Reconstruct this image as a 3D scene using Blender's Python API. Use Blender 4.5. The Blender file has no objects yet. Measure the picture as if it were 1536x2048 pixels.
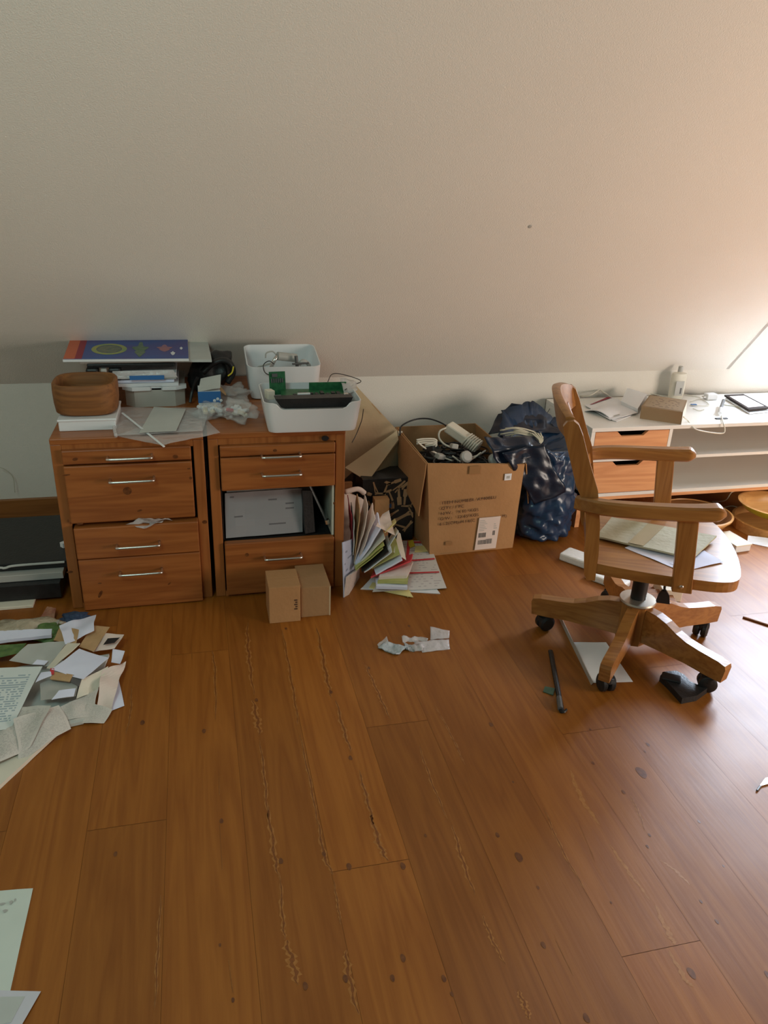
import bpy, bmesh, math, random
from mathutils import Vector, Matrix, noise
random.seed(7)
C = bpy.context.scene.collection
SC = bpy.context.scene
# ------------------------------------------------------------------ camera
RIGHT = Vector((0.97253847, -0.22986604, 0.03647651))
DOWN = Vector((-0.05978643, -0.39820265, -0.91534706))
FWD = Vector((0.22493224, 0.88802942, -0.40101026))
FPX = 1535.0
EYE = Vector((0, 0, 1.5))
cam = bpy.data.cameras.new('camera'); co = bpy.data.objects.new('camera', cam); C.objects.link(co)
m = Matrix.Identity(4)
for i in range(3):
    m[i][0] = RIGHT[i]; m[i][1] = -DOWN[i]; m[i][2] = -FWD[i]; m[i][3] = EYE[i]
co.matrix_world = m
cam.sensor_fit = 'AUTO'; cam.sensor_width = 36; cam.lens = FPX / 2048 * 36; cam.clip_start = .02
SC.camera = co
# ------------------------------------------------------------------ light
SC.view_settings.view_transform = 'Standard'; SC.view_settings.look = 'None'
SC.view_settings.exposure = 0.0; SC.view_settings.gamma = 1
w = bpy.data.worlds.new('world'); SC.world = w; w.use_nodes = True
w.node_tree.nodes['Background'].inputs[0].default_value = (0.76, 0.84, 0.77, 1)
w.node_tree.nodes['Background'].inputs[1].default_value = 0.13
def area(name, loc, target, sx, sy, power, col, spread=180):
    l = bpy.data.lights.new(name, 'AREA'); l.shape = 'RECTANGLE'; l.size = sx; l.size_y = sy
    l.energy = power; l.color = col; l.spread = math.radians(spread)
    o = bpy.data.objects.new(name, l); C.objects.link(o); o.location = loc
    o.rotation_euler = (Vector(target) - Vector(loc)).to_track_quat('-Z', 'Y').to_euler(); return o
area('dormer_daylight', (3.60, 3.53, 1.64), (3.60, 2.0, 1.52), 1.14, 1.34, 270, (.68, .82, 1.0))
area('added_warm_fill', (3.7, .15, .95), (1.2, 2.8, .95), 1.4, 1.1, 72, (1.0, .85, .72))  # unseen warm fill, added to brighten the slope and right-hand side
area('left_roof_window_daylight', (-.9, .2, 2.55), (-.3, 2.3, .9), .8, .8, 19, (.68, 1.0, .92))
sp = bpy.data.lights.new('sun_through_dormer', 'SPOT'); sp.energy = 6500; sp.color = (1, .86, .66)
sp.spot_size = math.radians(26); sp.spot_blend = .1; sp.shadow_soft_size = .05
so = bpy.data.objects.new('sun_through_dormer', sp); C.objects.link(so); so.location = (3.4, 8.0, 6.4)
so.rotation_euler = (Vector((3.62, 3.5, 1.5)) - Vector(so.location)).to_track_quat('-Z', 'Y').to_euler()

# ------------------------------------------------------------------ helpers
def ray(x, y): return RIGHT * ((x - 768) / FPX) + DOWN * ((y - 1024) / FPX) + FWD
def F(x, y, z=0.0):
    d = ray(x, y); return EYE + d * ((z - EYE.z) / d.z)
def AY(x, y, Y):
    d = ray(x, y); return EYE + d * (Y / d.y)
WM = {}
def link(o):
    C.objects.link(o); return o
def tag(o, label=None, cat=None, group=None, kind=None):
    if label: o['label'] = label
    if cat: o['category'] = cat
    if group: o['group'] = group
    if kind: o['kind'] = kind
    return o
def thing(name, label, cat, loc=(0, 0, 0), rz=0, group=None):
    o = link(bpy.data.objects.new(name, None)); o.location = loc; o.rotation_euler = (0, 0, rz)
    o.empty_display_size = .05
    WM[o.name] = Matrix.Translation(Vector(loc)) @ Matrix.Rotation(rz, 4, 'Z')
    return tag(o, label, cat, group)
def obj(name, bm, mat, parent=None, local=False, smooth=False, label=None, cat=None, group=None, kind=None):
    me = bpy.data.meshes.new(name)
    bmesh.ops.recalc_face_normals(bm, faces=bm.faces)
    bm.to_mesh(me); bm.free(); me.materials.append(mat)
    for p in me.polygons: p.use_smooth = bool(smooth)
    o = link(bpy.data.objects.new(name, me))
    if smooth == 'auto':
        me.set_sharp_from_angle(angle=math.radians(35))
    if parent is None:
        if not local:
            xs = [v.co.x for v in me.vertices]; ys = [v.co.y for v in me.vertices]; zs = [v.co.z for v in me.vertices]
            b = Vector(((min(xs) + max(xs)) / 2, (min(ys) + max(ys)) / 2, min(zs)))
            me.transform(Matrix.Translation(-b)); o.location = b; WM[o.name] = Matrix.Translation(b)
    else:
        M_ = WM[parent.name]; WM[o.name] = M_
        if not local: me.transform(M_.inverted())
        o.parent = parent
    return tag(o, label, cat, group, kind)
def box(bm, x0, x1, y0, y1, z0, z1, bev=0, M=None, seg=2):
    r = bmesh.ops.create_cube(bm, size=1.0); vs = r['verts']
    for v in vs:
        v.co = Vector(((x0 + x1) / 2 + v.co.x * (x1 - x0), (y0 + y1) / 2 + v.co.y * (y1 - y0), (z0 + z1) / 2 + v.co.z * (z1 - z0)))
    if bev:
        es = list({e for v in vs for e in v.link_edges})
        r = bmesh.ops.bevel(bm, geom=es, offset=bev, segments=seg, affect='EDGES', profile=.5)
        vs = list({v for f in r['faces'] for v in f.verts} | {v for v in vs if v.is_valid})
    if M:
        for v in vs: v.co = M @ v.co
    return vs
def nb(): return bmesh.new()
def bx(*a, **k):
    bm = nb(); box(bm, *a, **k); return bm
def RZ(a, c=(0, 0, 0)):
    c = Vector(c); return Matrix.Translation(c) @ Matrix.Rotation(a, 4, 'Z') @ Matrix.Translation(-c)
def frame(origin, rz=0, rx=0, ry=0):
    return Matrix.Translation(Vector(origin)) @ Matrix.Rotation(rz, 4, 'Z') @ Matrix.Rotation(ry, 4, 'Y') @ Matrix.Rotation(rx, 4, 'X')
def prism(bm, pts, z0, z1, M=None, bev=0):
    """polygon pts (x,y) from z0 to z1"""
    a = [bm.verts.new((p[0], p[1], z0)) for p in pts]; b = [bm.verts.new((p[0], p[1], z1)) for p in pts]
    n = len(pts); bm.faces.new(a[::-1]); bm.faces.new(b)
    for i in range(n): bm.faces.new((a[i], a[(i + 1) % n], b[(i + 1) % n], b[i]))
    vs = a + b
    if bev:
        es = [e for v in vs for e in v.link_edges]; es = list(set(es))
        es = [e for e in es if len(e.link_faces) == 2 and e.calc_face_angle(0) > .6]
        r = bmesh.ops.bevel(bm, geom=es, offset=bev, segments=2, affect='EDGES', profile=.5)
        vs = list({v for f in r['faces'] for v in f.verts} | {v for v in vs if v.is_valid})
    if M:
        for v in vs: v.co = M @ v.co
    return vs
def smooth_path(pts, n=6):
    P = [Vector(p) for p in pts]
    if len(P) < 3: return P
    out = []
    Q = [P[0] * 2 - P[1]] + P + [P[-1] * 2 - P[-2]]
    for i in range(1, len(Q) - 2):
        p0, p1, p2, p3 = Q[i - 1:i + 3]
        for k in range(n):
            t = k / n
            out.append(.5 * ((2 * p1) + (p2 - p0) * t + (2 * p0 - 5 * p1 + 4 * p2 - p3) * t * t + (3 * p1 - p0 - 3 * p2 + p3) * t ** 3))
    out.append(P[-1]); return out
def tube(bm, pts, r, n=8, sm=6, flat=None):
    P = smooth_path(pts, sm) if sm else [Vector(p) for p in pts]
    rings = []; up = Vector((0, 0, 1)); N = None
    for i, p in enumerate(P):
        t = (P[min(i + 1, len(P) - 1)] - P[max(i - 1, 0)])
        if t.length < 1e-9: t = Vector((0, 0, 1))
        t.normalize()
        if N is None:
            N = t.cross(up)
            if N.length < .05: N = t.cross(Vector((1, 0, 0)))
        N = (N - t * N.dot(t))
        if N.length < 1e-6: N = t.orthogonal()
        N.normalize()
        B = t.cross(N)
        rr = r[0] + (r[1] - r[0]) * i / (len(P) - 1) if isinstance(r, tuple) else r
        rings.append([bm.verts.new(p + (N * math.cos(a) + B * math.sin(a) * (flat or 1)) * rr) for a in [2 * math.pi * k / n for k in range(n)]])
    for a, b in zip(rings, rings[1:]):
        for k in range(n): bm.faces.new((a[k], a[(k + 1) % n], b[(k + 1) % n], b[k]))
    bm.faces.new(rings[0][::-1]); bm.faces.new(rings[-1])
def tb(pts, r, **k):
    bm = nb(); tube(bm, pts, r, **k); return bm
def lathe(bm, prof, c=(0, 0, 0), n=40, sx=1, sy=1, M=None, closed=True):
    c = Vector(c); rings = []
    for r, z in prof:
        if r < 1e-5: rings.append([bm.verts.new(c + Vector((0, 0, z)))])
        else: rings.append([bm.verts.new(c + Vector((r * sx * math.cos(a), r * sy * math.sin(a), z))) for a in [2 * math.pi * k / n for k in range(n)]])
    for a, b in zip(rings, rings[1:]):
        for k in range(n):
            va = [a[0]] if len(a) == 1 else [a[k], a[(k + 1) % n]]
            vb = [b[0]] if len(b) == 1 else [b[(k + 1) % n], b[k]]
            if len(va) + len(vb) > 2: bm.faces.new(va + vb)
    if M:
        for R_ in rings:
            for v in R_: v.co = M @ v.co
def quad(bm, q, n=8, bump=0.0, thick=.0006, seed=0, uv=True, freq=9, fold=None):
    """bilinear sheet through four corners (Vectors), with thickness"""
    q = [Vector(p) for p in q]
    nrm = ((q[1] - q[0]).cross(q[3] - q[0])).normalized()
    if nrm.z < 0: nrm = -nrm
    top = []; bot = []
    for j in range(n + 1):
        rt = []; rb = []
        for i in range(n + 1):
            u = i / n; v = j / n
            p = q[0] * (1 - u) * (1 - v) + q[1] * u * (1 - v) + q[2] * u * v + q[3] * (1 - u) * v
            h = 0
            if bump: h = bump * (noise.noise(p * freq + Vector((seed * 7.1, 0, 0))) + .5 * noise.noise(p * freq * 2.7 + Vector((0, seed * 3.3, 0))))
            if bump:
                p = p + Vector((noise.noise(p * 11 + Vector((seed, 5, 0))), noise.noise(p * 11 + Vector((seed, 0, 9))), 0)) * bump * .5
            if fold: h += fold(u, v)
            p = p + nrm * h
            rt.append((bm.verts.new(p + nrm * thick), u, v)); rb.append((bm.verts.new(p), u, v))
        top.append(rt); bot.append(rb)
    uvl = bm.loops.layers.uv.verify()
    def face(vs):
        f = bm.faces.new([a[0] for a in vs])
        for l, a in zip(f.loops, vs): l[uvl].uv = (a[1], a[2])
    for j in range(n):
        for i in range(n):
            face((top[j][i], top[j][i + 1], top[j + 1][i + 1], top[j + 1][i]))
            face((bot[j][i], bot[j + 1][i], bot[j + 1][i + 1], bot[j][i + 1]))
    for i in range(n):
        face((top[0][i], bot[0][i], bot[0][i + 1], top[0][i + 1])); face((top[n][i], top[n][i + 1], bot[n][i + 1], bot[n][i]))
        face((top[i][0], top[i + 1][0], bot[i + 1][0], bot[i][0])); face((top[i][n], bot[i][n], bot[i + 1][n], top[i + 1][n]))
def qd(q, **k):
    bm = nb(); quad(bm, q, **k); return bm
def text_mesh(name, body, size, M, mat, parent, ext=.0003, squash=1.0):
    cu = bpy.data.curves.new(name, 'FONT'); cu.body = body; cu.size = size; cu.extrude = ext; cu.space_character = 1.05
    o = link(bpy.data.objects.new(name + '_tmp', cu)); bpy.context.view_layer.update()
    dg = bpy.context.evaluated_depsgraph_get()
    me = bpy.data.meshes.new_from_object(o.evaluated_get(dg)); bpy.data.objects.remove(o); bpy.data.curves.remove(cu)
    me.transform(M @ Matrix.Diagonal((squash, 1, 1, 1))); me.transform(WM[parent.name].inverted())
    me.materials.clear(); me.materials.append(mat)
    t = link(bpy.data.objects.new(name, me)); t.parent = parent; return t

# ------------------------------------------------------------------ materials
def base(name, col, rough=.6, metal=0, spec=.5, alpha=1, trans=0, coat=0, ior=1.45):
    m = bpy.data.materials.new(name); m.use_nodes = True; p = m.node_tree.nodes['Principled BSDF']
    p.inputs['Base Color'].default_value = (*col, 1); p.inputs['Roughness'].default_value = rough
    p.inputs['Metallic'].default_value = metal; p.inputs['Specular IOR Level'].default_value = spec
    p.inputs['Alpha'].default_value = alpha; p.inputs['Transmission Weight'].default_value = trans
    p.inputs['Coat Weight'].default_value = coat; p.inputs['IOR'].default_value = ior
    return m
def N(m, t, **k):
    n = m.node_tree.nodes.new(t)
    for a, b in k.items(): setattr(n, a, b)
    return n
def L(m, a, b): m.node_tree.links.new(a, b)
def noisy(name, c1, c2, scale=20, rough=.6, bump=.1, bscale=None, stretch=(1, 1, 1), **k):
    """two-colour procedural mottling with a bump"""
    m = base(name, c1, rough, **k); p = m.node_tree.nodes['Principled BSDF']
    tc = N(m, 'ShaderNodeTexCoord'); mp = N(m, 'ShaderNodeMapping'); mp.inputs['Scale'].default_value = stretch
    L(m, tc.outputs['Object'], mp.inputs['Vector'])
    ns = N(m, 'ShaderNodeTexNoise'); ns.inputs['Scale'].default_value = scale; ns.inputs['Detail'].default_value = 5
    L(m, mp.outputs[0], ns.inputs['Vector'])
    cr = N(m, 'ShaderNodeValToRGB'); cr.color_ramp.elements[0].color = (*c1, 1); cr.color_ramp.elements[1].color = (*c2, 1)
    cr.color_ramp.elements[0].position = .3; cr.color_ramp.elements[1].position = .7
    L(m, ns.outputs['Fac'], cr.inputs[0]); L(m, cr.outputs[0], p.inputs['Base Color'])
    if bump:
        n2 = N(m, 'ShaderNodeTexNoise'); n2.inputs['Scale'].default_value = bscale or scale * 3
        L(m, mp.outputs[0], n2.inputs['Vector'])
        b = N(m, 'ShaderNodeBump'); b.inputs['Strength'].default_value = bump; b.inputs['Distance'].default_value = .01
        L(m, n2.outputs['Fac'], b.inputs['Height']); L(m, b.outputs[0], p.inputs['Normal'])
    return m
def wood(name, dark, light, axis='X', rough=.4, scale=1.0, knot=True, coat=.15, attr=False, kscale=None, contrast=1.0, knotcol=None):
    m = base(name, light, rough, coat=coat); p = m.node_tree.nodes['Principled BSDF']; p.inputs['Coat Roughness'].default_value = .25
    tc = N(m, 'ShaderNodeTexCoord'); mp = N(m, 'ShaderNodeMapping')
    s = {'X': (.9, 14, 14), 'Y': (14, .9, 14), 'Z': (14, 14, .9)}[axis]
    mp.inputs['Scale'].default_value = [a * scale for a in s]
    L(m, tc.outputs['Object'], mp.inputs['Vector'])
    vec = mp.outputs[0]
    if attr:
        at = N(m, 'ShaderNodeAttribute', attribute_name='plank')
        sc = N(m, 'ShaderNodeVectorMath', operation='MULTIPLY'); sc.inputs[1].default_value = (37, 53, 0); L(m, at.outputs['Color'], sc.inputs[0])
        ad = N(m, 'ShaderNodeVectorMath', operation='ADD'); L(m, vec, ad.inputs[0]); L(m, sc.outputs[0], ad.inputs[1]); vec = ad.outputs[0]
    ns = N(m, 'ShaderNodeTexNoise'); ns.inputs['Scale'].default_value = 1.1; ns.inputs['Detail'].default_value = 3; ns.inputs['Distortion'].default_value = .6
    L(m, vec, ns.inputs['Vector'])
    mul = N(m, 'ShaderNodeMath', operation='MULTIPLY'); mul.inputs[1].default_value = 9; L(m, ns.outputs['Fac'], mul.inputs[0])
    fr = N(m, 'ShaderNodeMath', operation='PINGPONG'); fr.inputs[1].default_value = 1; L(m, mul.outputs[0], fr.inputs[0])
    n3 = N(m, 'ShaderNodeTexNoise'); n3.inputs['Scale'].default_value = 7; n3.inputs['Detail'].default_value = 4; L(m, vec, n3.inputs['Vector'])
    mx = N(m, 'ShaderNodeMix', data_type='FLOAT'); mx.inputs[0].default_value = .55; L(m, fr.outputs[0], mx.inputs[2]); L(m, n3.outputs['Fac'], mx.inputs[3])
    cr = N(m, 'ShaderNodeValToRGB'); cr.color_ramp.elements[0].color = (*dark, 1); cr.color_ramp.elements[1].color = (*light, 1)
    cr.color_ramp.elements[0].position = .5 - .38 / contrast; cr.color_ramp.elements[1].position = .5 + .2 / contrast
    L(m, mx.outputs[0], cr.inputs[0]); col = cr.outputs[0]
    if knot:
        k2 = N(m, 'ShaderNodeMapping'); ks = kscale or {'X': (3.2, 9, 9), 'Y': (9, 3.2, 9), 'Z': (9, 9, 3.2)}[axis]
        k2.inputs['Scale'].default_value = ks; L(m, tc.outputs['Object'], k2.inputs['Vector'])
        vo = N(m, 'ShaderNodeTexVoronoi'); vo.inputs['Scale'].default_value = 1; L(m, k2.outputs[0], vo.inputs['Vector'])
        sh = N(m, 'ShaderNodeMath', operation='LESS_THAN'); sh.inputs[1].default_value = .085; L(m, vo.outputs['Distance'], sh.inputs[0])
        ra = N(m, 'ShaderNodeSeparateColor'); L(m, vo.outputs['Color'], ra.inputs[0])
        s2 = N(m, 'ShaderNodeMath', operation='GREATER_THAN'); s2.inputs[1].default_value = .62; L(m, ra.outputs[0], s2.inputs[0])
        mm = N(m, 'ShaderNodeMath', operation='MULTIPLY'); L(m, sh.outputs[0], mm.inputs[0]); L(m, s2.outputs[0], mm.inputs[1])
        kx = N(m, 'ShaderNodeMix', data_type='RGBA'); L(m, mm.outputs[0], kx.inputs[0]); L(m, col, kx.inputs[6])
        kx.inputs[7].default_value = (*(knotcol or [c * .35 for c in dark]), 1); col = kx.outputs[2]
    if attr:
        at2 = N(m, 'ShaderNodeSeparateColor'); L(m, at.outputs['Color'], at2.inputs[0])
        mr = N(m, 'ShaderNodeMapRange'); mr.inputs[3].default_value = .84; mr.inputs[4].default_value = 1.12; L(m, at2.outputs[2], mr.inputs[0])
        hv = N(m, 'ShaderNodeHueSaturation'); L(m, mr.outputs[0], hv.inputs['Value']); L(m, col, hv.inputs['Color']); col = hv.outputs[0]
    L(m, col, p.inputs['Base Color'])
    b = N(m, 'ShaderNodeBump'); b.inputs['Strength'].default_value = .08; b.inputs['Distance'].default_value = .004
    L(m, n3.outputs['Fac'], b.inputs['Height']); L(m, b.outputs[0], p.inputs['Normal'])
    if attr:
        r2 = N(m, 'ShaderNodeTexNoise'); r2.inputs['Scale'].default_value = 5; L(m, tc.outputs['Object'], r2.inputs['Vector'])
        rr = N(m, 'ShaderNodeMapRange'); rr.inputs[3].default_value = rough - .06; rr.inputs[4].default_value = rough + .10; L(m, r2.outputs['Fac'], rr.inputs[0])
        L(m, rr.outputs[0], p.inputs['Roughness'])
    return m
def printed(name, paper, ink, rows=30, cols=30, dens=.45, margin=.08, rough=.7, wordw=.42):
    """paper with rows of small print laid out in its UV space"""
    m = base(name, paper, rough); p = m.node_tree.nodes['Principled BSDF']
    uv = N(m, 'ShaderNodeUVMap'); se = N(m, 'ShaderNodeSeparateXYZ'); L(m, uv.outputs[0], se.inputs[0])
    def math_(op, a, b=None):
        n = N(m, 'ShaderNodeMath', operation=op)
        for i, v in enumerate((a, b)):
            if v is None: continue
            if isinstance(v, (int, float)): n.inputs[i].default_value = v
            else: L(m, v, n.inputs[i])
        return n.outputs[0]
    v = math_('MULTIPLY', se.outputs[1], rows); row = math_('FLOOR', v); fv = math_('FRACT', v)
    lt = math_('LESS_THAN', fv, wordw)
    u = math_('MULTIPLY', se.outputs[0], cols); uc = math_('FLOOR', u)
    cb = N(m, 'ShaderNodeCombineXYZ'); L(m, uc, cb.inputs[0]); L(m, row, cb.inputs[1])
    wn = N(m, 'ShaderNodeTexWhiteNoise', noise_dimensions='3D'); L(m, cb.outputs[0], wn.inputs['Vector'])
    on = math_('LESS_THAN', wn.outputs['Value'], dens)
    a = math_('MULTIPLY', lt, on)
    for ax in (0, 1):
        a = math_('MULTIPLY', a, math_('GREATER_THAN', se.outputs[ax], margin)); a = math_('MULTIPLY', a, math_('LESS_THAN', se.outputs[ax], 1 - margin))
    mx = N(m, 'ShaderNodeMix', data_type='RGBA'); L(m, a, mx.inputs[0]); mx.inputs[6].default_value = (*paper, 1); mx.inputs[7].default_value = (*ink, 1)
    L(m, mx.outputs[2], p.inputs['Base Color']); return m
def plastic_film(name, col=(.9, .9, .9), alpha=.4, rough=.15, sc=30):
    m = noisy(name, col, tuple(min(1, c * 1.05) for c in col), 12, rough, .6, sc); m.node_tree.nodes['Principled BSDF'].inputs['Alpha'].default_value = alpha
    return m

PLASTER = noisy('plaster', (.80, .75, .68), (.82, .77, .70), 2, .85, .25, 260)
FLOORM = wood('pine_floor', (.225, .063, .005), (.325, .107, .013), 'Y', .47, 1.0, False, coat=.12, attr=True, contrast=.8)
FLOORM.node_tree.nodes['Principled BSDF'].inputs['Specular IOR Level'].default_value = .40
KNOT = noisy('floor_knot', (.10, .030, .010), (.19, .065, .018), 90, .35, 0)
STREAK = noisy('resin_streak', (.16, .045, .008), (.24, .075, .013), 160, .35, 0)
PITCH = noisy('pale_streak', (.40, .165, .04), (.31, .11, .018), 120, .35, 0)
SEAM = base('seam_dark', (.16, .06, .02), .6)
CAB = wood('cabinet_pine', (.235, .066, .014), (.37, .122, .030), 'X', .42, .9, True, coat=.1)
CABV = wood('cabinet_pine_upright', (.24, .070, .015), (.37, .125, .032), 'Z', .42, .9, True, coat=.1)
CHAIR = wood('chair_pine', (.25, .090, .020), (.39, .165, .042), 'X', .33, 1.3, False, coat=.35)
CHAIRZ = wood('chair_pine_upright', (.24, .086, .019), (.37, .155, .040), 'Z', .33, 1.3, False, coat=.35)
DESKP = wood('desk_drawer_pine', (.60, .24, .09), (.78, .38, .17), 'X', .5, 1.0, True, coat=0, knotcol=(.35, .11, .05))
BOWLW = wood('pale_bent_wood', (.55, .25, .07), (.72, .38, .13), 'X', .4, 1.0, False)
DARKW = wood('dark_bowl_wood', (.17, .065, .018), (.28, .11, .03), 'X', .65, 1.2, False, coat=0)
WHITE = base('white_lacquer', (.82, .80, .76), .35)
WPL = base('white_plastic', (.80, .81, .83), .28)
GPL = base('grey_plastic', (.45, .44, .41), .4)
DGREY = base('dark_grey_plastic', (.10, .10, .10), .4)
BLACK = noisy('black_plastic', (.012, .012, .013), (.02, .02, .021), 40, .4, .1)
RUB = base('black_rubber', (.015, .015, .016), .45)
STEEL = base('satin_steel', (.72, .70, .66), .28, 1)
PCB = noisy('green_circuit', (.01, .09, .035), (.03, .16, .06), 60, .4, .1)
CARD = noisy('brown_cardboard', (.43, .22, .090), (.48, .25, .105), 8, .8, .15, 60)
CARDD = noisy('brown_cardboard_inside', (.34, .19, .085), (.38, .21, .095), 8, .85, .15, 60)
TAN = noisy('tan_board', (.50, .38, .23), (.53, .40, .25), 8, .8, .1, 60)
TAPE = base('packing_tape', (.36, .19, .08), .3)
KRAFT = noisy('kraft_paper', (.50, .31, .15), (.55, .35, .18), 14, .8, .2, 60)
INK = base('black_print', (.10, .05, .025), .7)
PAP = noisy('white_paper', (.78, .78, .80), (.82, .82, .84), 10, .8, 0)
PAPB = noisy('bluish_paper', (.76, .78, .95), (.80, .82, .98), 10, .8, 0)
PAPC = noisy('cream_paper', (.72, .66, .54), (.76, .70, .58), 10, .8, 0)
PAPP = noisy('pinkish_paper', (.76, .62, .55), (.80, .67, .60), 10, .8, 0)
PAPG = noisy('grey_paper', (.50, .51, .48), (.56, .57, .54), 10, .8, 0)
PAPY = noisy('yellow_paper', (.78, .66, .25), (.82, .70, .32), 10, .8, 0)
GREENP = noisy('olive_folder', (.42, .42, .12), (.50, .50, .18), 10, .7, 0)
NEWS = printed('newsprint', (.62, .57, .52), (.48, .44, .41), 40, 60, .45, .05, .85, .5)
PAGE = printed('printed_page', (.70, .74, .72), (.36, .44, .48), 26, 26, .62, .12, .75, .55)
LETTER = printed('printed_letter', (.72, .72, .76), (.45, .45, .50), 30, 24, .35, .12, .75, .4)
BAGD = noisy('dark_bag_layer', (.004, .008, .018), (.006, .015, .036), 6, .32, .35, 12, coat=.15)
BAGM = noisy('blue_bin_bag', (.010, .030, .070), (.016, .044, .10), 6, .30, .35, 12, coat=.2)
FILM = plastic_film('clear_film', (.9, .9, .9), .26)
FILMW = plastic_film('cloudy_film', (.80, .76, .76), .5, .2, 45)
RED = base('red_ink', (.62, .05, .06), .6)
DRED = base('dark_red_board', (.30, .03, .05), .6)
CBLUE = base('blue_print', (.04, .17, .45), .5)
NAVY = noisy('navy_cloth', (.02, .035, .08), (.05, .08, .14), 70, .9, .4, 200)
YEL = base('yellow_print', (.75, .60, .05), .5)
YGREEN = base('yellow_green_lacquer', (.50, .50, .02), .3, coat=.3)
ORANGE = base('orange_print', (.60, .13, .05), .5)
CABLEW = base('white_cable', (.72, .68, .58), .45)
CABLEG = base('ivory_cable', (.58, .54, .42), .5)
FOAM = noisy('white_foam', (.80, .79, .76), (.86, .85, .82), 90, .8, .2, 200)
GLASSP = base('window_glass', (.9, .95, 1), .02, alpha=.10)
GREENL = noisy('green_packaging', (.05, .12, .03), (.16, .26, .08), 40, .5, .4, 90)
TANF = noisy('crumpled_tan_film', (.34, .28, .19), (.52, .46, .36), 14, .35, .6, 60)

# ------------------------------------------------------------------ setting
W = 3.5; ZC = 0.627; T = math.tan(math.radians(51.2)); XD = 2.744; ZT = 2.55
def slopeY(z): return W - (z - ZC) / T
PW = .189; PX0 = .045
joints = {0: [2.27 - 2.6], 1: [1.291], 2: [1.778], 4: [.955], 3: [.3, 2.9], -1: [2.262], -2: [1.53], 5: [1.64], 6: [.6, 2.6], 7: [1.9], 8: [1.2]}
bm = nb(); lay = bm.loops.layers.color.new('plank')
rnd = random.Random(3)
for i in range(-10, 22):
    x0 = PX0 + i * PW + .0003; x1 = x0 + PW - .0006
    ys = [-1.6] + sorted(joints.get(i, [rnd.uniform(-.5, 2.8)])) + [W + .01]
    for a, b in zip(ys, ys[1:]):
        col = (rnd.random(), rnd.random(), rnd.random(), 1)
        e = .0006
        v = [bm.verts.new(p) for p in ((x0, a + e, 0), (x1, a + e, 0), (x1, b - e, 0), (x0, b - e, 0))]
        f = bm.faces.new(v)
        for l in f.loops: l[lay] = col
floor = obj('floor', bm, FLOORM, local=True, kind='structure')
floor.data.materials.append(SEAM); floor.data.materials.append(KNOT); floor.data.materials.append(STREAK); floor.data.materials.append(PITCH)
bm = nb(); bm.from_mesh(floor.data)
box(bm, -1.85, 4.2, -1.6, W + .1, -.06, -.0015)
bm.faces.ensure_lookup_table()
for f in bm.faces[-6:]: f.material_index = 1
def knot(x, y, rx=9, ry=7, mi=2):
    c = F(x, y, .0004); r = (F(x + rx, y, .0004) - c).length; r2 = r * 1.25
    vs = []
    for k in range(14):
        a = 2 * math.pi * k / 14; j = 1 + .07 * math.sin(3 * a + x)
        vs.append(bm.verts.new((c.x + r * .62 * j * math.cos(a), c.y + r2 * .9 * j * math.sin(a), .0005)))
    f = bm.faces.new(vs); f.material_index = mi
def streak(pts, wd, mi=3):
    """chevron-like resin streak following image points along a board: pale halo with a dark core"""
    P = smooth_path([F(x, y, 0) for x, y in pts], 10)
    for lay_, (wf, z, mat_i, ph) in enumerate(((.55, .00022, 4, 0), (.22, .00040, 3, .6))):
        if mi == 4 and lay_ == 1: continue
        lv = []; rv = []
        for i, p in enumerate(P):
            t = i / (len(P) - 1)
            jag = .30 + .70 * abs(math.sin(i * 1.15 + pts[0][0] + ph)) ** 1.5
            h = wd * wf * jag * (.15 + math.sin(math.pi * t) ** .6)
            sh = .12 * wd * math.sin(i * .9 + pts[0][1])
            lv.append(bm.verts.new((p.x - h + sh, p.y + .35 * h, z))); rv.append(bm.verts.new((p.x + h * .8 + sh, p.y - .35 * h, z)))
        for i in range(len(P) - 1):
            f = bm.faces.new((lv[i], rv[i], rv[i + 1], lv[i + 1])); f.material_index = mat_i
for x, y, r in ((231, 1708, 6), (285, 1445, 7), (408, 1462, 6), (443, 1642, 6), (572, 1257, 4), (562, 1722, 7), (648, 1708, 6), (806, 1732, 8), (698, 1733, 8), (701, 1516, 6), (611, 1972, 8),
                (691, 1957, 8), (785, 1956, 7), (806, 1916, 8), (888, 1957, 7), (982, 1449, 6), (995, 1670, 6), (1038, 1714, 11), (1026, 1564, 3), (1087, 1890, 7), (1076, 1775, 4), (851, 1671, 4),
                (1247, 1584, 5), (1186, 1526, 4), (1299, 1670, 4), (1295, 1693, 4), (1383, 1946, 11), (1402, 1803, 4), (1434, 1843, 5), (1447, 1732, 3), (1296, 1489, 5), (1173, 2036, 9), (1398, 1643, 4),
                (662, 1384, 5), (738, 1336, 4), (904, 1988, 5), (780, 1245, 3), (818, 1252, 4), (1536, 1950, 8), (1222, 1805, 3), (513, 1400, 5), (466, 2000, 5), (1181, 1459, 3), (440, 1890, 4), (1290, 1503, 3)):
    knot(x, y, r)
c0 = F(1283, 1543, .0004); knot(1283, 1545, 14, 8)
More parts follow.
